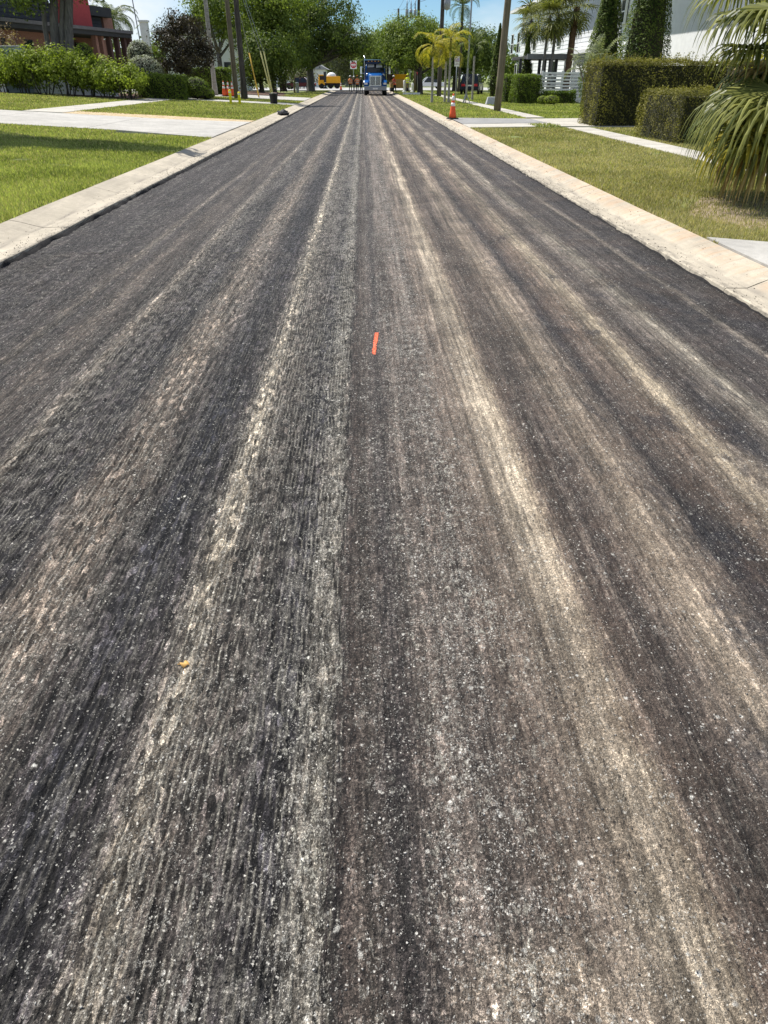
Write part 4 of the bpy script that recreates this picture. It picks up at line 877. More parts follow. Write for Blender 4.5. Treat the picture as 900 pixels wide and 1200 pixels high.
# off-frame shade tree whose shadow lies on the lawn
b = G(-16.6, 26.5); tree('shade_tree', 'broad shade tree beside the wide driveway casting the lawn shadow', b, 4.6, 0.32,
    [((-15.4, 21.7, 7.4), (2.6, 2.0, 1.2)), ((-12.6, 21.7, 7.0), (2.2, 1.7, .8)), ((-10.2, 22.0, 7.1), (1.9, 1.0, .5)), ((-8.4, 21.7, 7.0), (1.2, .5, .3)), ((-18.6, 22.6, 8.0), (3.2, 1.8, 1.5))], 700, 80, 0.30, 0.27, M['oak'], M['bark_grey'], nlimb=10)
# ------------------------------------------------------------------ right side planting
b = gp(492, 86); tree('oak_tree', 'dense round-topped oak with dark trunk standing on the grass past the blue truck', b, 2.4, 0.27,
    [blob(478, 58, 86, 2.3, 2.6, 1.7), blob(500, 48, 87, 2.6, 2.8, 1.8), blob(462, 48, 87, 1.8, 2.2, 1.4), blob(484, 36, 87, 2.8, 2.8, 1.4), blob(512, 62, 87, 1.9, 2.2, 1.4), blob(470, 72, 85, 1.5, 1.6, .8), blob(456, 60, 87, 1.1, 1.4, .9)], 430, 60, 0.36, 0.21, M['oak2'], M['bark_dark'], nlimb=12)
b = gp(532, 104); tree('oak_tree', 'broad dark oak behind the yellow palms', b, 3.0, 0.3,
    [blob(530, 62, 104, 3.6, 3, 2.4), blob(556, 66, 104, 3.4, 3, 2.4), blob(544, 48, 105, 3.4, 3, 1.8), blob(572, 62, 105, 2.4, 2.6, 2.6), blob(515, 74, 104, 2.4, 2.4, 1.8)], 430, 56, 0.45, 0.26, M['oak'], M['bark_dark'], nlimb=10)
b = gp(448, 172); tree('oak_tree', 'distant pale green tree seen above the blue truck', b, 4, 0.4, [blob(442, 62, 172, 4, 4, 3.4), blob(456, 54, 174, 5, 4, 4.0), blob(434, 74, 172, 3, 3, 2.4)], 260, 46, 0.8, 0.46, M['oak2'], M['bark_grey'])
# small yellow-green palms on the verge
for x, Y, h, lab, ms, n in ((506, 56, 2.7, 'young palm with yellow arching fronds and slim grey trunk beside the cone', pin_y, 11), (521, 57, 2.45, 'short pale-trunked palm, thinner of the close pair on the verge', pin_y, 8), (525.5, 56.2, 3.0, 'tallest pale-trunked palm of the close pair with yellow green fronds', pin_y, 12), (553, 63, 2.9, 'green-fronded young palm behind the parking sign', pin_g, 9)):
    feather_palm('young_palm', lab, gp(x, Y), h, 0.085, ms, n, M['palm_y'], M['bark_pale'], scale=0.95 if ms is pin_y else 0.8, down=0.55, group=None)
b = gp(537, 98); feather_palm('palm', 'tall slender palm silhouetted against the sky behind the oak', b, zpx(537, 8, 98)-b.z, 0.16, pin_g, 20, M['palm'], M['bark_dark'], scale=1.05, crownshaft=False, down=0.3)
fan_far = fan_set(M['palm_fan'], 0.95, 6, 22)
for x, Y, yt, r, lab, bk in ((661, 57.4, 8, 0.24, 'fan palm with thick brown booted trunk before the white house', 'bark_brown'), (641, 57.3, 16, 0.11, 'slim fan palm with grey trunk next to the brown trunk', 'bark_grey'), (632, 57.5, 18, 0.10, 'slender leaning fan palm at the end of the porch', 'bark_grey'), (612, 61.5, 22, 0.1, 'fan palm with drooping dry fronds over the small cypress', 'bark_grey')):
    b = gp(x, Y); fan_palm('fan_palm', lab, b, zpx(x, yt, Y)-b.z, r, fan_far, 20, M[bk], scale=0.95, lean=(0.15, 0))
cone_tree('cypress_tree', 'tall clipped conical cypress closest to the big fan palm', gp(745, 34.5), 7.9, 1.16, 22000, 0.095, M['cypress'])
cone_tree('cypress_tree', 'narrower conical cypress left of the siding window', gp(700, 37.5), 6.0, 1.0, 15000, 0.095, M['cypress'])
cone_tree('cypress_tree', 'small conical cypress under the porch palms', gp(613, 60), 3.9, 0.62, 2600, 0.13, M['cypress'])
cone_tree('cypress_tree', 'dark columnar cypress behind the utility pole', gp(580, 66), 4.9, 0.75, 3500, 0.15, M['cypress'])
x8 = 8.0
hedge('hedge', 'tall bronze green clipped hedge beside the driveway', 8.05, 14.5, 28.2, 30.2, 1.95, 30000, 0.06, M['hedge_br'], sprigs=220)
hedge('hedge', 'lower bronze clipped hedge block along the narrow sidewalk', 7.95, 11.0, 20.3, 23.4, 1.18, 26000, 0.045, M['hedge_br'], sprigs=60)
hedge('hedge', 'tall bronze clipped hedge run behind the big fan palm', 11.2, 16.0, 24.2, 26.0, 1.9, 12000, 0.06, M['hedge_br'], sprigs=120)
hedge('hedge', 'yellow green clipped hedge next to the white slatted fence', gp(603, 54).x, gp(632, 54).x, 53.6, 56.0, 1.6, 9000, 0.085, M['hedge'])
hedge('hedge', 'clipped hedge behind the utility pole beside the black vehicle', gp(588, 57).x, gp(604, 57).x, 56.4, 60.0, 1.6, 6000, 0.09, M['hedge'])
hedge('hedge', 'low dark green hedge in front of the white slatted fence', gp(637, 54).x, gp(674, 54).x, 53.8, 54.8, 0.72, 3600, 0.08, M['hedge'])
globe('round_shrub', 'small round green shrub before the low hedge, beside the larger one', gp(636, 52.5), 0.38, 0.5, 800, 0.07, M['shrub'])
globe('round_shrub', 'larger round green shrub before the low hedge by the fence', gp(646, 52), 0.5, 0.55, 1000, 0.07, M['shrub'])
b = gp(690, 33); t = thing('spiky_bush', 'grey green arching spiky bush above the bronze hedge', 'bush', b)
pin_s = [pinnate_mesh(1.6, d, 18, .3, e) for d, e in ((.7, 1.3), (.9, 1.0), (1.1, .7))]
pg = leafmat('grey_green_spikes', (0.10, 0.12, 0.06), (0.30, 0.33, 0.19), .3)
for k in range(26):
    m = pin_s[k % 3]
    if not m.materials: m.materials.append(pg)
    o = bpy.data.objects.new('frond', m); col.objects.link(o); o.parent = t; o.location = (random.uniform(-.5, .5), random.uniform(-.4, .4), 1.5+random.uniform(0, .6)); o.rotation_euler = (0, random.uniform(-.2, .2), k*2.4); s = random.uniform(.6, .9); o.scale = (s, s, s)
mb = MB()
for k in range(9): mb.tube([(random.uniform(-.3, .3), random.uniform(-.3, .3), -.2), (random.uniform(-.5, .5), random.uniform(-.4, .4), 1.9)], .03, 5)
mb.build('stems', M['bark_dark'], t)

# big fan palm beside the apron
pc = Vector((6.15, 11.0, 0.14)); t = thing('fan_palm', 'large fan palm with long hanging leaf tips beside the concrete apron', 'palm', pc)
mb = MB(); palm_trunk(mb, 2.7, 0.2, (0, 0), 30); mb.build('trunk', M['bark_brown'], t)
def put_frond(hub, start_z, mat, L=1.0, droop=1.0, spread=140, nseg=44, leadz=-0.2, fuse=0.42, w=0.055):
    st = Vector((pc.x, pc.y, pc.z+start_z)); v = Vector(hub)-st; d = Vector((v.x, v.y, 0)).normalized()
    me = fan_mesh(v, v.length, d*1.0+Vector((0, 0, leadz)), L, nseg, spread, droop, fuse, w); me.materials.append(mat)
    o = bpy.data.objects.new('frond', me); col.objects.link(o); o.parent = t; o.location = (0, 0, start_z); return o
PF = M['palm_fan']
put_frond(at_y(884, -6, 10.6), 2.5, PF, 0.80, 2.2, 150, 54)
put_frond(at_y(868, -30, 11.3), 2.6, PF, 0.85, 2.2, 150, 54)
put_frond(at_y(915, -14, 10.1), 2.5, PF, 0.85, 2.2, 150, 54)
put_frond(at_y(888, 40, 10.5), 2.2, PF, 0.75, 1.9, 150, 50, leadz=.05)
put_frond(at_y(896, 76, 10.9), 1.9, M['palm'], 0.85, 2.0, 140, 48)
put_frond(at_y(912, 84, 10.0), 1.9, PF, 1.25, 2.0, 130, 60, leadz=-.25, w=.05)
put_frond(at_y(926, 92, 9.8), 1.8, PF, 1.3, 2.0, 130, 60, leadz=-.3, w=.05)
put_frond(at_y(890, 100, 10.7), 1.7, PF, 1.15, 2.1, 130, 54, leadz=-.3)
put_frond(at_y(878, 124, 11.0), 1.6, PF, 1.0, 2.3, 130, 50, leadz=-.4)
put_frond(at_y(880, 136, 10.4), 1.4, M['palm_y'], 0.85, 2.4, 110, 36, leadz=-.8)
put_frond(at_y(904, 136, 10.3), 1.4, PF, 1.0, 2.4, 120, 50, leadz=-.6)
put_frond(at_y(894, 148, 10.9), 1.2, M['palm_dead'], 0.9, 2.4, 120, 40, leadz=-.9)
put_frond(at_y(866, 118, 11.4), 1.6, M['palm'], 1.0, 2.2, 130, 46, leadz=-.4)
put_frond(at_y(908, 156, 10.2), 1.1, M['palm_dead'], 0.85, 2.4, 120, 40, leadz=-.9)
put_frond(at_y(886, 168, 10.6), 1.0, M['palm_dead'], 0.7, 2.4, 120, 36, leadz=-.9)
for k in range(16):
    q = R(-165+k*20); hz = random.uniform(1.3, 2.9); rr = random.uniform(.5, .8)
    put_frond((pc.x+math.cos(q)*rr, pc.y+math.sin(q)*rr, hz), min(2.6, hz+.2), random.choice([PF, PF, M['palm_y'], M['palm_dead']]), random.uniform(.8, 1.0), 2.2, 140, 42)
for k in range(7):
    q = R(k*51+10); put_frond((pc.x+math.cos(q)*.55, pc.y+math.sin(q)*.55, 3.4+random.uniform(-.2, .3)), 2.65, PF, 1.0, 1.2, 145, 42, leadz=.5)
for k in range(16):                            # dry skirt hanging round the trunk
    q = R(-190+k*23); hz = random.uniform(.95, 1.7); rr = random.uniform(.28, .5)
    put_frond((pc.x+math.cos(q)*rr, pc.y+math.sin(q)*rr, hz), hz+.15, random.choice([M['palm_dead'], PF, M['palm_dead'], M['palm']]), random.uniform(.7, .95), 2.4, 110, 38, leadz=-1.6, w=.05)
# wood closing the view far behind the junction
def far_wood():
    P, N, T = [], [], []
    for k in range(150):
        x = random.uniform(-110, 110); y = random.uniform(205, 250); h = random.uniform(5, 9.5) if abs(x) < 25 else random.uniform(7, 12)
        p, n, tt = crown_points([((x, y, h*.55), (4.5, 4, h*.45))], 14, 26, 1.0, .8, .5); P.append(p); N.append(n); T.append(tt)
    P = np.concatenate(P); N = np.concatenate(N); T = np.concatenate(T)
    V, F, TT = leaf_quads(P, N, 0.95, tint=T); tag(link('distant_wood', np_mesh('distant_wood', V, F, attrs={'tint': TT}), None, M['oak']), 'mass of distant trees closing the view beyond the junction', 'trees', kind='stuff')
far_wood()

# ------------------------------------------------------------------ buildings
def win(parent, x0, x1, z0, z1, y, frame=None, axis='y', depth=0.06, bars=1):
    """window in the local plane y (axis y) : frame with a recessed pane child"""
    f = MB(); w = 0.07; s = depth
    def B(a, b, c, d, y0, y1): (f.box(a, b, y0, y1, c, d))
    B(x0, x1, z1-w, z1, y-s, y+.02); B(x0, x1, z0, z0+w, y-s, y+.02); B(x0, x0+w, z0+w, z1-w, y-s, y+.02); B(x1-w, x1, z0+w, z1-w, y-s, y+.02)
    if bars: B(x0+w, x1-w, (z0+z1)/2-.03, (z0+z1)/2+.03, y-s*.8, y+.02)
    o = f.build('window', frame or M['white'], parent); g = MB(); g.box(x0+w*.5, x1-w*.5, y-s*.5, y-.003, z0+w*.5, z1-w*.5); g.build('pane', M['glass'], o); return o
# --- dark modern house on the left, turned a little towards the road
A = at_y(154, 41, 74); A = Vector((A.x, A.y, ground_z(A.x, A.y))); U = Vector((0.24, 0.97, 0)).normalized(); Wv = Vector((-U.y, U.x, 0))
def hit(px, py, off=0.0):
    d = ray(px, py); P0 = A+Wv*off; k = (P0-CAM).dot(Wv)/d.dot(Wv); p = CAM+d*k; return (p-A).dot(U), p.z-A.z
h = thing('house', 'dark modern house with red chimney block and columned porch', 'house', A, math.atan2(U.y, U.x))
zc0, zc1 = hit(154, 45)[1], hit(154, 38)[1]; sL = -24.0
MB().box(sL, 0.05, 0.0, 5.0, zc0, zc1).build('canopy', M['darkroof'], h, 0.03)
MB().box(sL, 0.12, -0.12, -0.005, zc1-0.12, zc1+0.10).build('canopy_trim', plain('grey_trim', (0.16, 0.15, 0.15), .7), h)
s1 = hit(100, 60, 2.0)[0]
MB().box(sL, hit(60, 50, 2.0)[0], 2.0, 9.0, -.3, zc0-.003).build('wall', M['brick'], h)
MB().box(hit(60, 50, 3.0)[0], s1, 3.0, 9.0, -.3, zc0-.006).build('wall', M['darkwall'], h)
MB().box(s1+.01, hit(128, 60, 3.4)[0], 3.4, 9.0, -.3, zc0-.009).build('wall', M['brick'], h)
for px_ in (114, 121, 130, 139, 147, 154):
    s = hit(px_, 60, 0.5)[0]; c = MB(); c.box(s-.16, s+.16, .35, .75, -.3, zc0+.02).box(s-.2, s+.2, .3, .8, -.3, .12); c.build('column', M['brick'] if px_ in (114, 121) else plain('brown_column', (.13, .075, .065), .8), h, 0.01)
for a, b_ in ((62, 70), (72, 82), (88, 96)):
    win(h, hit(a, 50, 3.0)[0], hit(b_, 50, 3.0)[0], .5, zc0-.4, 3.0, M['darkmetal'])
for a, b_ in ((2, 6), (28, 38)): win(h, hit(a, 50, 2.0)[0], hit(b_, 50, 2.0)[0], .9, zc0-.5, 2.0, M['darkmetal'])
zt = hit(60, -30, 2.5)[1]
u0, u1 = hit(58, 10, 2.5)[0], hit(128, 20, 2.5)[0]
MB().box(sL, u0, 2.5, 10, zc1+.004, zt).build('upper_wall', M['darkwall'], h)
k = 0; z = zc1+.12
while z < zt-.2:                               # dark boards on the upper floor
    MB().box(sL, u0-.01, 2.44, 2.497, z, z+.24).build('siding_board', plain('charcoal_board', (.06, .062, .068), .75) if k == 0 else bpy.data.materials['charcoal_board'], h); z += .27; k += 1
z2 = hit(118, 15, 2.5)[1]
MB().box(hit(104, 20, 2.5)[0]-2, u1, 2.5, 10, zc1+.006, z2).build('upper_wall', M['darkwall'], h)
MB().box(hit(119, 20, 2.4)[0], u1+.05, 2.3, 3.4, zc1+.008, z2-.1).build('pier', M['brick'], h)
z = zc1+.12
while z < z2-.4: MB().box(hit(104, 20, 2.5)[0]-1.9, hit(118, 20, 2.4)[0], 2.44, 2.497, z, z+.2).build('siding_board', bpy.data.materials['charcoal_board'], h); z += .24
r_ = MB().box(hit(103, 12, 1.8)[0]-2, hit(131, 18, 1.8)[0], 1.8, 10.4, z2-.35, z2+.35).build('roof', M['darkroof'], h, 0.04)
MB().box(hit(84, 10, 1.2)[0], hit(105, 10, 1.2)[0], 1.2, 3.0, zc1+.01, hit(95, -20, 1.2)[1]).build('chimney', M['redstucco'], h, 0.02)
# --- low white wall and utility box behind the shrubs
gw = gp(-60, 51.2); ge = gp(140, 50.6); w_ = thing('garden_wall', 'low white wall behind the loose green shrubs', 'wall', gw, math.atan2(ge.y-gw.y, ge.x-gw.x)); L = (ge-gw).length
MB().box(0, L, -.1, .1, -.9, .95).build('wall', M['stucco'], w_); MB().box(-.03, L+.03, -.14, .14, .953, 1.04).build('coping', M['white'], w_, .01)
b = gp(27, 50.3); u_ = thing('utility_box', 'pale blue grey utility box behind the thin shrub', 'utility box', b)
bx = MB().box(-.7, .7, -.35, .35, -.2, 2.25).build('cabinet', plain('pale_blue_grey', (.30, .36, .38), .5), u_, .03); MB().box(-.74, .74, -.4, .38, 2.252, 2.33).build('lid', M['greymetal'], u_, .02); MB().box(-.02, .02, -.37, -.352, .1, 2.1).build('door_seam', M['darkmetal'], u_)
# --- white house behind the copper tree
b = gp(236, 104); hw = thing('house', 'white gabled house behind the copper tree', 'house', b, R(4))
zt = zpx(236, 40, 104)-b.z
MB().box(-3.6, 6.0, 0, 9, -.6, zt).build('wall', M['stucco'], hw); rf = MB().prism([(-4.1, zt+.01), (1.2, zt+2.4), (6.5, zt+.01)], -.5, 9.5, 'y').build('roof', M['roofgrey'], hw)
win(hw, .9, 2.0, 2.0, 3.1, -.0, M['darkmetal']); win(hw, 3.3, 4.3, 2.0, 3.1, -.0, M['darkmetal']); win(hw, -2.6, -1.4, 2.0, 3.1, -.0, M['darkmetal'])
b = gp(182, 84); MBp = thing('gate_pier', 'slim white pier beside the flagpole', 'pier', b); MB().box(-.35, .35, -.35, .35, -.3, zpx(182, 26, 84)-b.z).build('shaft', M['stucco'], MBp); zz_ = zpx(182, 26, 84)-b.z; MB().box(-.45, .45, -.45, .45, zz_+.002, zz_+.15).build('cap', M['white'], MBp)
# --- grey-roofed house far left behind the maroon car
b = gp(350, 150); hg = thing('house', 'low house with pale grey roof behind the maroon car', 'house', b); MB().box(-5, 5, 0, 8, -.3, 2.7).build('wall', M['stucco'], hg); MB().prism([(-5.6, 2.71), (-1, 5.0), (1, 5.0), (5.6, 2.71)], -.6, 8.6, 'y').build('roof', M['roofgrey'], hg); win(hg, -3, -1.5, .9, 2.1, 0); win(hg, 1.5, 3, .9, 2.1, 0)
b = gp(404, 215); hg = thing('house', 'small grey house beyond the junction behind the moss-hung trees', 'house', b); MB().box(-6, 6, 0, 8, -.3, 3).build('wall', plain('pale_grey_wall', (.45, .46, .48), .8), hg); MB().prism([(-6.6, 3.01), (0, 5.2), (6.6, 3.01)], -.6, 8.6, 'y').build('roof', M['roofgrey'], hg); win(hg, -3.5, -2, .9, 2.2, 0); win(hg, 1.5, 3.5, .9, 2.2, 0)
# --- white house nearest on the right; wall faces the road
def road_house(name, label, X, y0, y1, depth):
    """local +x runs along the road towards the camera, local -y faces the road"""
    return thing(name, label, 'house', (X, y1, ground_z(X, y1)), R(-90))
YB0, YB1 = 26.0, 47.0
hb = road_house('house', 'tall white house with board siding behind the conical cypresses', 14.0, YB0, YB1, 10); L = YB1-YB0; sp = YB1-40.6
MB().box(0, sp, .10, 9, -.4, 6.2).build('wall', M['siding'], hb); MB().box(sp+.002, L, 0.0, 9, -.4, 6.2).build('wall', M['stucco'], hb)
sb = MB().prism([(.055, 0), (.0985, 0), (.0985, .29), (.085, .29)], .01, sp-.01, 'x').mesh('siding_board'); sb.materials.append(M['siding'])
for k in range(20):
    o = bpy.data.objects.new('siding_board', sb); col.objects.link(o); o.parent = hb; o.location = (0, 0, -.1+k*.30)
zw0, zw1 = at_x(732, 28, 14).z-.14, at_x(732, 4, 14).z-.14; yw = YB1-at_x(732, 15, 14).y
win(hb, yw-.42, yw+.42, zw0, zw1+.2, -.02, depth=.1)
MB().box(-.5, sp, -1.0, 9.5, 6.203, 6.42).build('eave', M['white'], hb); MB().box(sp+.002, L+.5, -1.4, 9.5, 6.206, 6.42).build('eave', M['white'], hb)
MB().prism([(-1.4, 6.43), (4.4, 8.6), (9.5, 6.43)], -.5, L+.5, 'x').build('roof', M['roofgrey'], hb)
MB().box(sp-.06, sp+.06, -.05, .09, -.3, 6.1).build('corner_board', M['white'], hb)
# --- farther white house with porch
YA0, YA1 = 57.0, 86.0
ha = road_house('house', 'pale blue white house with dark porch roof and tall windows behind the fan palms', 16.0, YA0, YA1, 10); L = YA1-YA0
MB().box(0, L, .1, 10, -.4, 6.9).build('wall', M['siding'], ha)
sb2 = MB().prism([(.07, 0), (.0985, 0), (.0985, .26), (.088, .26)], .01, L-.01, 'x').mesh('siding_board'); sb2.materials.append(M['siding'])
for k in range(26):
    o = bpy.data.objects.new('siding_board', sb2); col.objects.link(o); o.parent = ha; o.location = (0, 0, -.1+k*.27)
for px_ in (600, 607, 617, 626, 640, 654, 668):
    p = at_x(px_, 50, 16); q = YA1-p.y; win(ha, q-.6, q+.6, 3.6, 5.4, .06, depth=.05)
for px_ in (604, 622, 648): p = at_x(px_, 80, 16); q = YA1-p.y; win(ha, q-.55, q+.55, .6, 2.7, .06, depth=.05)
MB().box(-.6, L+.4, -1.1, 10.5, 6.903, 7.15).build('eave', M['white'], ha); MB().prism([(-1.1, 7.16), (5, 9.4), (10.5, 7.16)], -.6, L+.4, 'x').build('roof', M['roofgrey'], ha)
MB().box(L-6, L, -.25, .08, 2.92, 3.2).build('belt_board', M['white'], ha)
po = thing('porch', 'dark flat porch roof on posts with white railing before the far house', 'porch', (0, 0, 0))
x0, x1 = gp(600, 63).x, gp(674, 60).x; zp0, zp1 = zpx(640, 70, 61), zpx(640, 66, 61)
MB().box(x0, x1, 58.2, 64.5, zp0, zp1).build('roof', M['darkroof'], po, .03)
MB().box(x0-.1, x1, 58.0, 58.19, zp0-.02, zp1+.08).build('fascia', plain('grey_fascia', (.20, .20, .21), .7), po)
MB().box(x0, x1, 58.2, 64.5, .1, .75).build('deck', M['white'], po)
for px_ in (606, 628, 634, 640, 647, 658, 668):
    X_ = gp(px_, 58.6).x; MB().box(X_-.09, X_+.09, 58.5, 58.7, .7, zp0+.02).build('post', M['darkmetal'] if px_ < 650 else M['white'], po)
for zr in (1.15, 1.75): MB().box(x0, x1, 58.32, 58.38, zr, zr+.07).build('rail', M['white'], po)
# --- white slatted fence
f0, f1 = gp(632, 56.8), gp(680, 56.8); fe = thing('fence', 'white horizontal slat fence behind the low dark hedge', 'fence', (f0.x, 56.8, .14)); L = f1.x-f0.x
sm = MB().box(0, L, -.015, .015, 0, .105).mesh('slat', .006); sm.materials.append(M['white'])
for k in range(9):
    o = bpy.data.objects.new('slat', sm); col.objects.link(o); o.parent = fe; o.location = (0, 0, .12+k*.195)
for k in range(3): MB().box(k*L/2-.06+(.06 if k == 0 else -.06 if k == 2 else 0), k*L/2+.06+(.06 if k == 0 else -.06 if k == 2 else 0), .018, .12, -.3, 1.86).build('post', M['white'], fe)

# ------------------------------------------------------------------ poles, wires, signs
def pole(label, base, hgt, r, lean=(0, 0), arm=None, mat=None, cat='utility pole', name='utility_pole'):
    t = thing(name, label, cat, base); mb = MB(); n = 8
    mb.tube([(lean[0]*k/n, lean[1]*k/n, -.3+(hgt+.3)*k/n) for k in range(n+1)], [r*(1.1-.35*k/n) for k in range(n+1)], 10); mb.build('shaft', mat or M['pole'], t)
    if arm:
        z, w = arm; c = (lean[0]*z/hgt, lean[1]*z/hgt); m = MB(); m.box(c[0]-w/2, c[0]+w/2, c[1]-.2, c[1]-.08, z-.07, z+.07); m.build('crossarm', M['bark_grey'], t)
        for k in (-1, 0, 1): MB().lathe([(.03, 0), (.06, .05), (.04, .1), (.06, .15), (.02, .2)], (c[0]+k*w*.45, c[1]-.14, z+.07), 8).build('insulator', M['greymetal'], t)
    return t
P1 = gp(583, 41.6); pole('leaning weathered wooden utility pole on the verge beside the sidewalk', P1, 11, .17, (.35, 0), (10.2, 2.2))
P2 = gp(514, 75); t = pole('dark wooden utility pole with a grey transformer above the young palms', P2, 11.5, .19, (.1, 0), (10.6, 2.2), M['bark_dark'])
zq = zpx(519, 4, 75)-P2.z; MB().lathe([(.05, -.5), (.28, -.42), (.3, 0), (.28, .42), (.1, .5)], (.42, -.2, zq), 12).build('transformer', M['greymetal'], t)
P3 = gp(488, 107); t = pole('utility pole carrying a platform of three voltage regulators', P3, 12.5, .2, (.05, 0), (11.6, 2.4), M['bark_dark'])
zq = zpx(481, 20, 107)-P3.z; MB().box(-1.6, -.1, -.35, .35, zq-.1, zq).build('platform', M['greymetal'], t)
for k in range(3):
    c = (-1.4+k*.5, 0, zq); o = MB().lathe([(.16, .003), (.19, .1), (.19, .7), (.12, .8)], c, 10).build('regulator', M['greymetal'], t); MB().lathe([(.05, .8), (.09, .95), (.05, 1.1), (.09, 1.25), (.05, 1.4), (.03, 1.7)], c, 8).build('bushing', M['greymetal'], o)
P4 = gp(466, 165); pole('distant utility pole left of the regulator pole', P4, zpx(466, 10, 165)-P4.z, .24, (0, 0), None, M['bark_dark'])
P5 = gp(546, 66); pole('slim grey light pole behind the parking sign', P5, 9.5, .07, (.05, 0), None, M['greymetal'], 'light pole', 'light_pole')
PL = gp(278, 58.5); pole('tan wooden utility pole braced by the guy wires', PL, 11, .16, (-.1, 0), (10.3, 2.2))
PF_ = gp(177, 80); pole('thin grey flagpole beside the white pier', PF_, 11, .055, (-.5, 0), None, M['greymetal'], 'flagpole', 'flagpole')
PT = gp(346, 96); pole('slim tan post at the edge of the oak shade', PT, 6, .11, (0, 0), None, M['pole'], 'post', 'post')
def wire(label, a, b, sag, r=.018, group='overhead cables'):
    a, b = Vector(a), Vector(b); n = 16; m = (a+b)/2; pts = [a.lerp(b, k/n)-Vector((0, 0, sag*4*(k/n)*(1-k/n)))-m for k in range(n+1)]
    o = MB().tube(pts, r, 5).build('cable', M['wire']); o.location = m; return tag(o, label, 'cable', group)
lab_w = ['overhead cable strung from the distant pole to the regulator pole', 'overhead cable strung from the regulator pole to the transformer pole', 'overhead cable strung from the transformer pole to the leaning pole', 'overhead cable strung from the leaning pole towards the viewer']
ends = [(P4, 12.6), (P3, 11.8), (P2, 10.8), (P1+Vector((.32, 0, 0)), 10.4), (Vector((7.0, -20, 0)), 10.4)]
for k in range(4):
    for dx, wl in ((-.95, ', road-side one of three'), (0, ', middle one of three'), (.95, ', house-side one of three')): wire(lab_w[k]+wl, ends[k][0]+Vector((dx, -.14, ends[k][1])), ends[k+1][0]+Vector((dx, -.14, ends[k+1][1])), .9 if k else 1.2)
wire('low sagging service cable between the transformer pole and the leaning pole', P2+Vector((0, 0, 7.2)), P1+Vector((.3, 0, 8.2)), 1.0, .022)
wire('service cable crossing the road from the transformer pole to the dark palm', P3+Vector((0, 0, 9.5)), P2+Vector((0, 0, 8.6)), .5, .02)
# guy wires with plastic guards
for (x0, y0, x1, y1, Yd, gm, lab) in ((292, 62, 304, 112, 62.5, 'guard2', 'amber guy-wire guard nearest the dark palm trunk'), (305, 60, 320.5, 116, 54.6, 'guard', 'pale yellow guy-wire guard, outer of the close pair'), (309, 60, 321.5, 116, 54.5, 'guard', 'pale yellow guy-wire guard, inner of the close pair over the bucket')):
    b = gp(x1, Yd); a = at_y(x0, y0, Yd); t = thing('guy_wire', lab, 'guy wire', b); e = a-b
    MB().tube([e*-.02, e], .045, 8).build('guard', M[gm], t); top = PL+Vector((-.08, 0, 9.4))-b
    MB().tube([e*.98, top], .014, 5).build('strand', M['greymetal'], t); MB().lathe([(.05, -.15), (.05, .08), (.02, .1)], (0, 0, 0), 8).build('anchor', M['greymetal'], t)
# yellow marker posts
for x, y0, y1, lab in ((270.5, 105, 125.5, 'taller yellow marker post on the grass before the cones'), (281, 107.5, 125.5, 'shorter yellow marker post next to the dark palm trunk')):
    b = gp(x, 47.5); hh = zpx(x, y0, 47.5)-b.z; t = thing('marker_post', lab, 'post', b, 0, 'yellow marker posts'); MB().tube([(0, 0, -.2), (0, 0, hh-.05), (0, 0, hh)], [.075, .075, .05], 10).build('shaft', M['yellowpost'], t); MB().tube([(0, 0, hh*.78), (0, 0, hh*.86)], .078, 10).build('band', M['reflect'], t)
# black bucket, crumpled scrap, wheeled cart
b = gp(321, 51.6); t = thing('bucket', 'black plastic bucket at the foot of the guy wires', 'bucket', b)
MB().lathe([(.20, .0), (.22, .03), (.26, .50), (.285, .51), (.285, .55), (.245, .55), (.20, .06)], n=18).build('body', M['black'], t); MB().tube([(-.27, 0, .5), (-.2, -.2, .56), (0, -.27, .6), (.2, -.2, .56), (.27, 0, .5)], .012, 6).build('handle', M['greymetal'], t)
b = Vector((at_z(332, 134, .1).x, at_z(332, 134, .1).y, .07)); V = []; me_ = MB().ell((0, 0, .08), (.26, .13, .10), 16, 10).mesh('scrap')
for v in me_.vertices: v.co += v.normal*(.16*(random.random()-.45)); v.co.z = max(v.co.z, -.01)
t = link('scrap', me_, None, plain('grey_black_scrap', (.05, .05, .055), .7, var=.6, sc=9)); t.location = b; tag(t, 'crumpled dark scrap lying on the curb', 'debris')
b = gp(333, 88); t = thing('trash_cart', 'dark brown wheeled trash cart on the grass under the oaks', 'trash cart', b)
MB().box(-.33, .33, -.35, .35, .1, 1.2, -.06, -.06).build('bin', M['brownplastic'], t, .03); MB().box(-.43, .43, -.46, .46, 1.21, 1.32, .05, .05).build('lid', M['brownplastic'], t, .02); MB().tube([(-.3, .5, 1.15), (.3, .5, 1.15)], .025, 6).build('handle', M['black'], t)
for s in (-1, 1): MB().lathe([(.13, -.04), (.15, 0), (.13, .04)], (s*.34, .32, .15), 12, 'x').build('wheel', M['tyre'], t)
b = gp(349.5, 97); t = thing('utility_pedestal', 'small pale green-grey pedestal box beside the slim tan post', 'pedestal', b); MB().box(-.16, .16, -.16, .16, -.1, .85).build('box', M['greystone'], t, .02); MB().lathe([(.2, .852), (.18, .95), (.03, 1.0)], n=10).build('cap', M['greystone'], t)
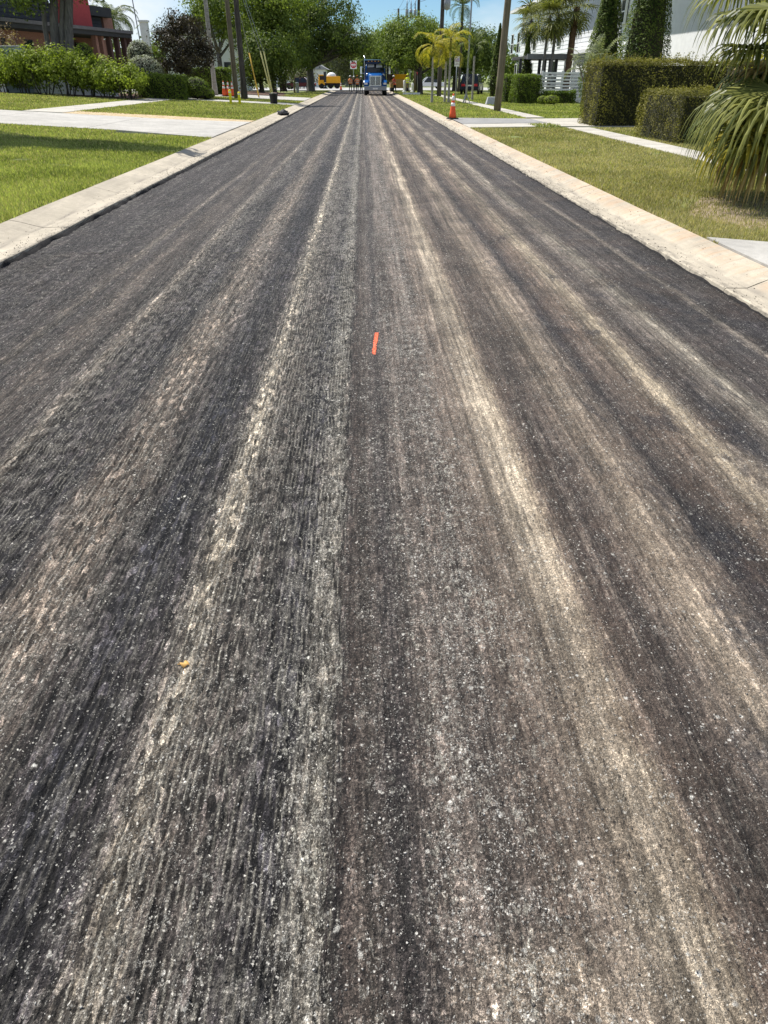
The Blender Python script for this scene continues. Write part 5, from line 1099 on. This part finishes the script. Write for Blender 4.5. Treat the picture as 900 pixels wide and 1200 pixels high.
# ------------------------------------------------------------------ traffic cones
def cone(label, base, hgt=.9, group='orange traffic cones'):
    t = thing('traffic_cone', label, 'traffic cone', base, random.uniform(-.4, .4), group); k = hgt/.9
    MB().box(-.2*k, .2*k, -.2*k, .2*k, 0, .045*k, .015, .015).build('base', M['black'], t, .008)
    def r(z): return (.155-.125*z/.9)*k
    MB().lathe([(r(0), .045*k), (r(.2), .2*k), (r(.86), .86*k), (r(.9)*.7, .9*k), (r(.9)*.4, .9*k)], n=18).build('body', M['orange'], t)
    for a, c in ((.46, .58), (.66, .82)): MB().lathe([(r(a)+.003, a*k), (r(c)+.003, c*k)], n=18).build('reflective_band', M['reflect'], t)
    return t
b = at_ground(530, 144.5); cone('orange cone with two white bands on the grey driveway edge', Vector((b.x, b.y, .155)), .9)
for x, lab, dy in ((264, 'orange cone farthest from the utility pole in the trio', 0), (269, 'orange cone in the middle of the trio by the utility pole', .2), (273.5, 'orange cone of the trio half hidden by the utility pole', .1)):
    p = gp(x, 61.5+dy); cone(lab, p+Vector((0, 0, .012)), .98)
cone('orange cone in front of the orange sweeper', gp(400, 113)+Vector((0, 0, .165)), .9)
# ------------------------------------------------------------------ signs
def panel_sign(name, label, base, zc, w, h_, rz=0.0, pr=.035, mat=None):
    t = thing(name, label, 'sign', base, rz); MB().tube([(0, .03, -.3), (0, .03, zc+h_*.45)], pr, 8).build('post', M['greymetal'], t)
    pl = MB().box(-w/2, w/2, -.02, -.008, zc-h_/2, zc+h_/2).build('panel', mat or M['reflect'], t); return t, pl
def text(body, parent, size, loc, mat, depth=.002):
    c = bpy.data.curves.new('lettering', 'FONT'); c.body = body; c.size = size; c.align_x = 'CENTER'; c.align_y = 'CENTER'; c.extrude = depth
    tmp = bpy.data.objects.new('lettering', c); dg = bpy.context.evaluated_depsgraph_get(); me = bpy.data.meshes.new_from_object(tmp.evaluated_get(dg), depsgraph=dg) if False else None
    col.objects.link(tmp); bpy.context.view_layer.update(); dg = bpy.context.evaluated_depsgraph_get(); me = bpy.data.meshes.new_from_object(tmp.evaluated_get(dg)); bpy.data.objects.remove(tmp)
    o = link('lettering', me, parent, mat); o.location = loc; o.rotation_euler = (R(90), 0, 0); return o
b = Vector((gp(415, 150).x, 150, .14)); zc = zpx(415, 76, 150)-b.z
t, pl = panel_sign('road_sign', 'do not enter sign with red disc on a white square above the workers', b, zc, 1.15, 1.25, 0, .04)
MB().lathe([(.53, -.028), (.53, -.0205)], (0, 0, zc), 28, 'y', False).build('disc', M['signred'], pl); MB().box(-.42, .42, -.033, -.0285, zc-.09, zc+.09).build('bar', M['reflect'], pl)
text('DO NOT', pl, .2, (0, -.031, zc+.26), M['reflect']); text('ENTER', pl, .2, (0, -.031, zc-.26), M['reflect'])
b = gp(533.5, 60); zc = zpx(535, 72, 60)-b.z
t, pl = panel_sign('parking_sign', 'small white parking sign with maroon print on a grey post behind the cone', b, zc, .36, .62, R(6), .035)
MB().box(-.15, -.01, -.0235, -.0205, zc+.06, zc+.26).build('symbol', M['signtext'], pl); MB().box(-.125, -.035, -.0265, -.024, zc+.10, zc+.22).build('symbol_field', M['reflect'], pl); MB().box(-.15, .15, -.0235, -.0205, zc-.005, zc+.03).build('stripe', M['signtext'], pl)
MB().box(.0, .15, -.0235, -.0205, zc+.05, zc+.2).build('symbol_field', plain('sign_lilac', (.5, .4, .62), .5), pl)
text('NO\nPARKING', pl, .075, (0, -.022, zc-.14), M['signtext'])
b = gp(480, 92); zc = zpx(480, 81, 92)-b.z; t, pl = panel_sign('road_sign', 'blank-looking white rectangular sign on a post beside the lime-vested worker', b, zc, .42, .62); MB().box(-.15, .15, -.0235, -.0205, zc+.08, zc+.11).build('stripe', M['greymetal'], pl)
b = gp(485.3, 95); zc = zpx(485.3, 80.5, 95)-b.z; t = thing('road_sign', 'round white sign on a tan post next to the red stop sign', 'sign', b); MB().tube([(0, .05, -.3), (0, .05, zc+1.6)], .1, 8).build('post', M['pole'], t); MB().lathe([(.19, -.08), (.19, -.06)], (0, 0, zc), 20, 'y', False).build('panel', M['reflect'], t)
b = gp(489, 94); zc = zpx(489, 83, 94)-b.z; t = thing('stop_sign', 'red stop sign turned nearly edge-on beside the dark oak trunk', 'sign', b, R(58)); MB().tube([(0, .03, -.3), (0, .03, zc+.4)], .035, 8).build('post', M['greymetal'], t)
o8 = MB(); o8.prism([(.42*math.cos(R(22.5+45*k)), zc+.42*math.sin(R(22.5+45*k))) for k in range(8)], -.02, -.008, 'y'); pl = o8.build('panel', M['signred'], t); text('STOP', pl, .24, (0, -.022, zc), M['reflect'])
for x, y0, y1, lab in ((473.5, 94, 106, 'thin white post on the corner behind the orange-clad worker'), (483, 97, 106, 'stubby white post on the corner under the round sign')):
    b = gp(x, 96); t = thing('bollard', lab, 'bollard', b); hh = zpx(x, y0, 96)-b.z; MB().tube([(0, 0, -.2), (0, 0, hh-.06), (0, 0, hh)], [.12, .12, .06], 10).build('shaft', M['white'], t); MB().lathe([(.24, 0), (.24, .12), (.13, .16)], n=12).build('foot', M['white'], t)
b = gp(482, 84); o = MB().box(-.9, .9, -.2, .2, -.02, .16, .03, .03).build('wheel_stop', M['white'], None, .02); o.location = b; tag(o, 'low white concrete block lying on the grass by the oak', 'block')
# young staked sapling, grey pad
b = gp(545.5, 54.5); t = thing('sapling', 'bare young sapling held by short stakes near the sidewalk', 'sapling', b); mb = MB(); mb.tube([(0, 0, -.1), (.02, 0, .7), (0, 0, 1.5)], [.03, .022, .008], 6)
for q in range(5): mb.tube([(0, 0, .8+q*.14), (math.cos(q*2.2)*.25, math.sin(q*2.2)*.25, 1.1+q*.15)], [.012, .004], 5)
mb.build('trunk', M['bark_pale'], t)
for q in range(3): MB().tube([(math.cos(q*2.1)*.35, math.sin(q*2.1)*.35, -.1), (math.cos(q*2.1)*.05, math.sin(q*2.1)*.05, .5)], .028, 6).build('stake', M['greystone'], t)
b = gp(576, 52); o = MB().box(-.38, .38, -.3, .3, -.02, .42, .12, .16).build('utility_pad', M['greystone'], None, .03); o.location = b; tag(o, 'grey wedge-shaped utility cover beside the hedge', 'utility cover')
# ------------------------------------------------------------------ vehicles
def wheel(parent, c, r, w, rim=None):
    ty = MB().lathe([(r*.62, -w/2), (r*.95, -w/2), (r, -w*.35), (r, w*.35), (r*.95, w/2), (r*.62, w/2)], (0, 0, 0), 22, 'x').build('wheel', M['tyre'], parent); ty.location = c
    MB().lathe([(r*.12, -w*.30), (r*.3, -w*.42), (r*.60, -w*.40), (r*.64, 0), (r*.60, w*.40), (r*.3, w*.42), (r*.12, w*.30)], (0, 0, 0), 16, 'x').build('rim', rim or M['greymetal'], ty); return ty
def car(name, label, cat, loc, rz, paint, L=4.7, W=1.85, H=1.5, suv=False):
    t = thing(name, label, cat, loc, rz); hl = L/2; wz = H*.58
    tail = -hl+(.12 if suv else .75)
    prof = [(-hl, .32), (-hl+.02, .55), (-hl+.06, wz-.02), (hl-1.15, wz-.02), (hl-.15, wz-.16), (hl, .6), (hl-.03, .3)]
    MB().prism(prof, -W/2, W/2, 'x').build('body', paint, t, .06)
    cab = MB(); a0, a1, b0, b1 = tail, hl-1.25, tail+(.22 if suv else .6), hl-1.95
    vs_ = []
    for (y_, z_, w_) in ((a0, wz-.03, W/2-.07), (a1, wz-.03, W/2-.07), (b1, H, W/2-.26), (b0, H, W/2-.26)): vs_ += [(-w_, y_, z_), (w_, y_, z_)]
    cab.add(vs_, [(0, 1, 3, 2), (2, 3, 5, 4), (4, 5, 7, 6), (6, 7, 1, 0), (0, 2, 4, 6), (1, 7, 5, 3)]); cb = cab.build('cabin', M['glass'], t, .04)
    MB().box(-W/2+.28, W/2-.28, b0+.02, b1-.02, H-.012, H+.03).build('roof', paint, cb, .012)
    for s in (-1, 1):
        for (ya, yb) in ((a0, b0), ((a0+a1)/2, (b0+b1)/2), (a1, b1)): MB().tube([(s*(W/2-.07), ya, wz-.03), (s*(W/2-.255), yb, H)], .04, 6).build('pillar', paint, cb)
        MB().box(s*(W/2-.36)-.2, s*(W/2-.36)+.2, -hl-.015, -hl+.08, wz-.30, wz-.10).build('taillight', M['lamp_red'], t, .02)
        MB().box(s*(W/2-.35)-.2, s*(W/2-.35)+.2, hl-.1, hl+.012, .55, .70).build('headlight', M['reflect'], t, .02)
        MB().cbox((s*(W/2+.08), hl-1.35, wz+.05), (.18, .12, .14)).build('mirror', paint, t, .02)
        for y_ in (-hl+.85, hl-.9): wheel(t, (s*(W/2-.1), y_, .33 if not suv else .37), .33 if not suv else .37, .22)
    MB().box(-.26, .26, -hl-.02, -hl-.003, .72, .84).build('number_plate', M['reflect'], t); MB().box(-W/2+.06, W/2-.06, -hl-.05, -hl+.1, .34, .52).build('bumper', M['black'], t, .03); return t
b = gp(552, 86); car('parked_car', 'black sport utility vehicle parked with its tail towards the yellow palms', 'car', b+Vector((0, 0, .0)), R(-14), M['blackpaint'], 4.7, 1.95, 1.75, True)
b = gp(352, 122); car('parked_car', 'dark maroon car parked across behind the oak trunk', 'car', Vector((b.x, 122, .16)), R(82), M['maroon'], 4.6, 1.8, 1.45)
b = gp(502, 124); car('parked_car', 'white car on the cross street beyond the dark oak trunk', 'car', Vector((b.x, 124, .16)), R(96), M['whitepaint'], 4.6, 1.8, 1.5)
# --- blue tipper truck facing the viewer
tx = gp(440, 86).x; t = thing('dump_truck', 'blue dump truck with chrome grille facing down the milled road', 'truck', (tx, 86, 0), R(-1))
MB().box(-.55, .55, .9, 8.2, .62, .88).build('chassis', M['black'], t)
hd = MB(); vs_ = []
for y_, w_, zb, zt_ in ((.18, .60, .95, 1.74), (.30, .62, .95, 1.86), (1.55, .86, .95, 2.08)): vs_ += [(-w_, y_, zb), (w_, y_, zb), (w_, y_, zt_-.1), (w_*.75, y_, zt_), (-w_*.75, y_, zt_), (-w_, y_, zt_-.1)]
fs = [tuple(range(6)), tuple(12+k for k in reversed(range(6)))]
for r_ in range(2):
    for k in range(6): fs.append((r_*6+k, r_*6+(k+1) % 6, (r_+1)*6+(k+1) % 6, (r_+1)*6+k))
hd.add(vs_, fs); hd.build('hood', M['bluepaint'], t, .03)
gr = MB().box(-.56, .56, .10, .17, .90, 1.72).build('grille', M['darkmetal'], t, .02)
for z0, z1, x0, x1 in ((.86, .93, -.60, .60), (1.69, 1.77, -.60, .60), (.931, 1.689, -.60, -.52), (.931, 1.689, .52, .60), (.932, 1.688, -.025, .025)): MB().box(x0, x1, .05, .12, z0, z1).build('grille_frame', M['chrome'], gr, .01)
for k in range(12):
    x_ = -.48+k*.0873
    if abs(x_) > .03: MB().box(x_-.014, x_+.014, .07, .099, .935, 1.685).build('grille_bar', M['chrome'], gr)
MB().box(-1.18, 1.18, -.12, .06, .46, .84, .04, 0).build('bumper', plain('dull_chrome', (.30, .31, .33), .35, .8), t, .04); MB().box(-.26, .26, -.135, -.121, .56, .70).build('number_plate', M['reflect'], t)
for s in (-1, 1):
    fe_ = MB(); fe_.prism([(.2, .80), (.16, 1.18), (.40, 1.36), (1.1, 1.40), (1.5, 1.20), (1.62, .75), (1.45, .75), (1.36, 1.02), (1.0, 1.14), (.62, 1.02), (.5, .80)], s*.70, s*1.20, 'x'); fe_.build('fender', M['bluepaint'], t, .03)
    hlp = MB().box(s*.98-.17, s*.98+.17, .09, .20, .98, 1.14).build('headlight', M['reflect'], t, .02)
    wheel(t, (s*1.02, 1.0, .52), .52, .3, M['chrome'])
    for y_ in (5.3, 6.6): wheel(t, (s*.98, y_, .52), .52, .5, M['greymetal'])
    mr = MB().box(s*1.50-.10, s*1.50+.10, 1.75, 1.85, 1.9, 2.6).build('mirror', M['chrome'], t, .02); MB().tube([(s*1.08, 1.9, 2.5), (s*1.5, 1.82, 2.55)], .025, 6).build('mirror_arm', M['chrome'], mr); MB().tube([(s*1.08, 1.9, 1.95), (s*1.5, 1.82, 2.0)], .025, 6).build('mirror_arm', M['chrome'], mr)
    ac = MB().lathe([(.02, -.3), (.14, -.25), (.15, .3), (.1, .35)], (s*.86, 1.35, 1.86), 12, 'y').build('air_cleaner', M['chrome'], t)
    MB().tube([(s*1.12, 2.95, .9), (s*1.12, 2.95, 3.3), (s*1.16, 3.05, 3.55)], [.07, .07, .07], 10).build('exhaust_stack', M['chrome'], t)
cb = MB(); vs_ = []
for y_, w_, z_ in ((1.45, 1.02, 1.15), (3.0, 1.02, 1.15), (3.0, 1.0, 2.1), (1.45, 1.0, 2.05)): vs_ += [(-w_, y_, z_), (w_, y_, z_)]
cb.add(vs_, [(0, 1, 3, 2), (2, 3, 5, 4), (4, 5, 7, 6), (6, 7, 1, 0), (0, 2, 4, 6), (1, 7, 5, 3)]); ca = cb.build('cab', M['bluepaint'], t, .03)
vs_ = []; gl = MB()
for y_, w_, z_ in ((1.47, .98, 2.04), (2.98, .98, 2.09), (2.98, .92, 2.86), (1.85, .92, 2.86)): vs_ += [(-w_, y_, z_), (w_, y_, z_)]
gl.add(vs_, [(0, 1, 3, 2), (2, 3, 5, 4), (4, 5, 7, 6), (6, 7, 1, 0), (0, 2, 4, 6), (1, 7, 5, 3)]); gl.build('windshield', M['glass'], ca)
MB().box(-.98, .98, 1.75, 3.02, 2.861, 3.02, .06, .06).build('cab_roof', M['navy'], ca, .03); MB().box(-.96, .96, 1.42, 1.80, 2.80, 2.90).build('sun_visor', M['navy'], ca, .02)
for s in (-1, 1): MB().tube([(s*.99, 1.46, 2.03), (s*.93, 1.84, 2.87)], .05, 6).build('pillar', M['bluepaint'], ca)
for k in range(5): MB().ell((-.7+k*.35, 1.8, 3.05), (.06, .06, .04), 8, 5).build('roof_light', M['hat_o'], ca)
for x0, x1, z0 in ((-.80, -.12, 2.52), (.1, .72, 2.50)):    # pale sun-shade sheets behind the screen top
    q = MB(); yy = lambda z: 1.465+(z-2.04)*.4634-.02; q.add([(x0, yy(z0), z0), (x1, yy(z0+.03), z0+.03), (x1, yy(2.78), 2.78), (x0, yy(2.78), 2.78), (x0, yy(z0)+.012, z0), (x1, yy(z0+.03)+.012, z0+.03), (x1, yy(2.78)+.012, 2.78), (x0, yy(2.78)+.012, 2.78)], [(0, 1, 2, 3), (7, 6, 5, 4), (0, 4, 5, 1), (1, 5, 6, 2), (2, 6, 7, 3), (3, 7, 4, 0)]); q.build('sun_shade', M['reflect'], ca)
db = MB().box(-1.22, 1.22, 3.2, 8.4, .95, 3.05, 0, 0).build('dump_body', M['navy'], t, .03); MB().box(-1.2, 1.2, 1.9, 3.3, 3.14, 3.22).build('cab_shield', plain('pale_blue_tarp', (.22, .42, .62), .6), db, .02); MB().box(-1.24, 1.24, 3.2, 3.32, 3.051, 3.24).build('headboard', M['navy'], db)
for k in range(5):
    for s in (-1, 1): MB().box(s*1.26-.035, s*1.26+.035, 3.5+k*1.1, 3.62+k*1.1, 1.0, 3.0).build('rib', M['navy'], db)
# --- orange sweeper with white tank
b = gp(386, 128); t = thing('street_sweeper', 'orange street sweeper with a rounded white tank on the junction', 'sweeper', (b.x, 128, .16), R(8)); t.scale = (.85, .85, .85)
MB().box(-.55, 2.1, -.9, .9, .85, 1.9, .05, .04).build('body', M['machine'], t, .08); MB().box(-1.9, -.75, -.85, .85, .55, 2.15, .15, .1).build('cab', M['machine'], t, .1); MB().box(-1.65, -.85, -.87, -.80, 1.35, 1.95).build('window', M['glass'], t)
MB().ell((.55, 0, 1.9), (.85, .75, .62), 18, 12).build('tank', M['white'], t); MB().box(-.9, 2.0, -.7, .7, .45, .86).build('chassis', M['black'], t); MB().box(-.95, -.5, -.9, -.8, 1.0, 2.6).build('ladder_post', M['darkmetal'], t)
for x_ in (-1.35, .3, 1.5):
    for s in (-1, 1): w_ = MB().lathe([(.2, -.15), (.4, -.13), (.42, 0), (.4, .13), (.2, .15)], (0, 0, 0), 18, 'y').build('wheel', M['tyre'], t); w_.location = (x_, s*.75, .42)
MB().lathe([(.1, .5), (.14, .25), (.5, .03), (.52, 0)], (-.75, -1.0, 0), 16).build('brush', M['black'], t)
# --- dusty yellow milling machine behind the truck, with its raised conveyor
b = gp(469, 101); t = thing('milling_machine', 'dusty yellow milling machine with dark raised conveyor beside the blue truck', 'milling machine', (b.x, 104, .02), R(0))
MB().prism([(-1.1, .45), (-1.15, 1.2), (-.7, 1.75), (.7, 1.75), (1.15, 1.3), (1.1, .45)], -.5, 3.4, 'y').build('body', M['tanmachine'], t, .05)
hp = MB(); hp.add([(-.75, -.4, 1.2), (.55, -.4, 1.2), (.85, -.75, 1.95), (-1.0, -.75, 1.95), (-.75, .2, 1.2), (.55, .2, 1.2), (.85, .5, 1.95), (-1.0, .5, 1.95)], [(0, 1, 2, 3), (1, 5, 6, 2), (5, 4, 7, 6), (4, 0, 3, 7), (4, 5, 1, 0)]); hp.build('hopper', M['machine'], t)
for s in (-1, 1):
    tr = MB(); tr.prism([(-.55, .02), (-.75, .25), (-.6, .5), (1.1, .5), (1.25, .25), (1.05, .02)], s*.95-.17, s*.95+.17, 'x'); tr.build('track', M['black'], t, .03)
    tr2 = MB(); tr2.prism([(2.0, .02), (1.8, .25), (1.95, .5), (3.3, .5), (3.5, .25), (3.3, .02)], s*.95-.17, s*.95+.17, 'x'); tr2.build('track', M['black'], t, .03)
cv = MB(); cv.add([(-1.35, .2, 1.1), (-.55, .2, 1.1), (-.55, .2, 1.5), (-1.35, .2, 1.5), (-2.0, -3.6, 2.7), (-1.3, -3.6, 2.7), (-1.3, -3.6, 3.25), (-2.0, -3.6, 3.25)], [(0, 1, 2, 3), (7, 6, 5, 4), (0, 4, 5, 1), (1, 5, 6, 2), (2, 6, 7, 3), (3, 7, 4, 0)]); cv.build('conveyor', M['black'], t, .03)
MB().box(-.5, .9, 1.4, 2.6, 2.75, 2.83).build('canopy', M['darkmetal'], t)
for x_ in (-.45, .85):
    for y_ in (1.45, 2.55): MB().tube([(x_, y_, 1.7), (x_, y_, 2.76)], .04, 6).build('canopy_post', M['darkmetal'], t)
# ------------------------------------------------------------------ people
def person(label, loc, rz, vest, hat, legs, hgt=1.78, arm=(0.1, 0.1), bend=0.0, step=0.06, sleeves='skin', band=True):
    t = thing('person', label, 'person', loc, rz); k = hgt/1.78; j = {}
    bm = bmesh.new(); sk = bm.verts.layers.skin.verify()
    def v(p, r): q = bm.verts.new((p[0]*k, (p[1]-bend*max(0, p[2]-.95)*.6)*k, p[2]*k)); q[sk].radius = (r[0]*k, r[1]*k) if isinstance(r, tuple) else (r*k, r*k); return q
    def e(a, b): bm.edges.new((a, b))
    pel = v((0, 0, .96), (.15, .11)); wa = v((0, 0, 1.12), (.14, .10)); ch = v((0, -.005, 1.32), (.165, .115)); ne = v((0, .0, 1.48), .062); hd1 = v((0, -.015, 1.58), .078); hd2 = v((0, -.02, 1.68), .092); hd3 = v((0, -.012, 1.755), .06)
    pel[sk].use_root = True
    for a, b_ in ((pel, wa), (wa, ch), (ch, ne), (ne, hd1), (hd1, hd2), (hd2, hd3)): e(a, b_)
    hands = []
    for s, sp_ in ((-1, arm[0]), (1, arm[1])):
        sh = v((s*.19, 0, 1.42), .062); el = v((s*(.25+sp_*.3), .02-sp_*.2, 1.15), .046); wr = v((s*(.26+sp_*.1), -.05-sp_*.9, .93+sp_*.45), .034); ha_ = v((s*(.26+sp_*.05), -.07-sp_*1.05, .86+sp_*.5), (.042, .024))
        for a, b_ in ((ch, sh), (sh, el), (el, wr), (wr, ha_)): e(a, b_)
        hands.append((s, ha_.co.copy(), (ha_.co-wr.co).normalized()))
        hp_ = v((s*.10, 0, .88), .095); kn = v((s*.115, -.02+s*step, .50), .066); an = v((s*.12, s*step*1.8+.02, .09), .046); fo = v((s*.135, s*step*1.8-.07, .045), .045); to = v((s*.145, s*step*1.8-.17, .035), .035)
        for a, b_ in ((pel, hp_), (hp_, kn), (kn, an), (an, fo), (fo, to)): e(a, b_)
    me = bpy.data.meshes.new('skeleton'); bm.to_mesh(me); bm.free(); o = bpy.data.objects.new('skeleton', me); col.objects.link(o)
    m1 = o.modifiers.new('skin', 'SKIN'); m1.use_smooth_shade = True; m2 = o.modifiers.new('sub', 'SUBSURF'); m2.levels = 1; m2.render_levels = 1
    bpy.context.view_layer.update(); em = bpy.data.meshes.new_from_object(o.evaluated_get(bpy.context.evaluated_depsgraph_get())); bpy.data.objects.remove(o)
    b2 = bmesh.new(); b2.from_mesh(em); ex = MB()
    for s, hc, d in hands:                        # four fingers and a thumb on each hand
        sd = Vector((0, 1, 0)) if abs(d.y) < .8 else Vector((1, 0, 0)); sd = (sd-d*sd.dot(d)).normalized()
        for f in range(4):
            p0 = hc+sd*(f-1.5)*.018*k; L_ = (.068, .078, .074, .058)[f]*k; p1 = p0+d*L_*.6; p2_ = p1+(d+Vector((-s*.5, 0, 0))).normalized()*L_*.5; ex.tube([p0, p1, p2_], [.0095*k, .009*k, .007*k], 6)
        p0 = hc-d*.03*k-sd*.03*k; ex.tube([p0, p0+(d*.5-sd*.8)*.04*k, p0+(d*.95-sd*.75)*.065*k], [.011*k, .010*k, .008*k], 6)
    hc = Vector((0, (-.02-bend*.42)*k, 1.67*k)); ex.ell(hc+Vector((0, -.098*k, -.015*k)), (.014*k, .022*k, .026*k), 8, 6)
    for s in (-1, 1): ex.ell(hc+Vector((s*.092*k, .0, -.01*k)), (.012*k, .026*k, .036*k), 8, 6)
    xm = ex.mesh('hands'); b2.from_mesh(xm); bm_ = bpy.data.meshes.new('body'); b2.to_mesh(bm_); b2.free(); bpy.data.meshes.remove(xm)
    for m in (M['skin'], M[legs], vest, M['black'], M['hair']): bm_.materials.append(m)
    for p in bm_.polygons:
        c = p.center/k; p.use_smooth = True
        p.material_index = 3 if c.z < .1 else 1 if (c.z < .98 and abs(c.x) < .235 and c.y > -.2) else 2 if (c.z < 1.49 and (abs(c.x) < .22 or c.z > 1.2)) else 0
    bo = link('body', bm_, t)
    for s in (-1, 1): MB().ell(hc+Vector((s*.033*k, -.086*k, .012*k)), (.014*k, .008*k, .009*k), 8, 6).build('eye', M['black'], bo)
    MB().ell(hc+Vector((0, -.088*k, -.052*k)), (.026*k, .008*k, .007*k), 8, 5).build('mouth', plain('lip', (.22, .08, .07), .6) if 'lip' not in bpy.data.materials else bpy.data.materials['lip'], bo)
    vt = MB(); n = 16; vs_ = []; fs = []
    rows = [(.90, .195, .150), (1.05, .185, .143), (1.2, .195, .15), (1.35, .215, .155), (1.45, .175, .125), (1.495, .10, .085)]
    for z, a, b_ in rows:
        for q in range(n): an = 2*math.pi*q/n; vs_.append((a*k*math.cos(an), (b_*math.sin(an)-bend*max(0, z-.95)*.6)*k, z*k))
    for r_ in range(len(rows)-1):
        for q in range(n): fs.append((r_*n+q, r_*n+(q+1) % n, (r_+1)*n+(q+1) % n, (r_+1)*n+q))
    vt.add(vs_, fs, True); vo = vt.build('vest', vest, t)
    if band:
        for z, a, b_ in ((1.06, .190, .147), (1.24, .202, .155)):
            rb = MB(); vs_ = []
            for zz2 in (z, z+.05):
                for q in range(n): an = 2*math.pi*q/n; vs_.append((a*k*math.cos(an), (b_*math.sin(an)-bend*max(0, zz2-.95)*.6)*k, zz2*k))
            rb.add(vs_, [(q, (q+1) % n, n+(q+1) % n, n+q) for q in range(n)], True); rb.build('reflective_band', M['reflect'], vo)
    hm = MB(); hm.lathe([(.138*k, -.005*k), (.128*k, 0), (.122*k, .04*k), (.10*k, .085*k), (.06*k, .115*k), (.01*k, .125*k)], hc+Vector((0, .005*k, .045*k)), 16); hm.build('helmet', hat, t)
    MB().ell(hc+Vector((0, .03*k, .02*k)), (.094*k, .085*k, .085*k), 12, 8).build('hair', M['hair'], t); return t
person('worker in orange vest and white helmet seen from behind, farthest from the truck', Vector((gp(411, 108).x, 108, .0)), R(170), M['vest'], M['hat_w'], 'trousers', 1.80, (.12, .12))
person('worker in orange vest and amber helmet standing close to the blue truck', Vector((gp(419, 98).x, 98, .0)), R(195), M['vest'], M['hat_o'], 'trousers', 1.82, (.15, .3))
person('worker in dark clothes and white helmet right beside the blue truck', Vector((gp(423.4, 97).x, 97, .0)), R(120), M['black'], M['hat_w'], 'trousers', 1.72, (.1, .15), band=False)
person('worker with white helmet half hidden between the two orange vests', Vector((gp(415.2, 111).x, 111, .0)), R(20), M['black'], M['hat_w'], 'greytrousers', 1.75, (.1, .1), band=False)
person('worker in red orange vest bending forward beside the milling machine', Vector((gp(462.5, 94).x, 94, .0)), R(-60), M['vest_red'], M['hat_w'], 'trousers', 1.78, (.25, .35), bend=.35)
person('worker in lime vest and helmet near the white rectangular sign', Vector((gp(477.3, 97).x, 97, .14)), R(-30), M['vest_y'], M['hat_y'], 'greytrousers', 1.8, (.45, .2))
# ------------------------------------------------------------------ fallen leaf on the road
p = at_z(217, 778, .01); zr, _ = road_relief(np.array([p.x]), np.array([p.y])); V = []; F = []
outl = [(a_*.6, b_*.6) for a_, b_ in [(-.030, .004), (-.018, .016), (-.004, .019), (.004, .012), (.014, .012), (.022, .0), (.032, -.012), (.018, -.014), (.004, -.012), (-.008, -.016), (-.020, -.010)]]
V.append((0, 0, .012)); V += [(x, y, .007+.009*math.sin(x*230+y*110)) for x, y in outl]; n = len(outl); F = [(0, 1+k, 1+(k+1) % n) for k in range(n)]
V += [(x, y, z-.0012) for x, y, z in V]; m0 = n+1; F += [(m0, m0+1+(k+1) % n, m0+1+k) for k in range(n)]+[(1+k, m0+1+k, m0+1+(k+1) % n) for k in range(n)]+[(1+k, m0+1+(k+1) % n, 1+(k+1) % n) for k in range(n)]
lf = thing('fallen_leaf', 'curled yellow tan dead leaf lying on the milled asphalt', 'leaf', (p.x, p.y, float(zr[0])+.002)); link('blade', np_mesh('blade', V, F), lf, M['deadleaf']); MB().tube([(-.017, .0024, .004), (-.026, .005, .003)], [.0012, .001], 5).build('stalk', M['deadleaf'], lf)
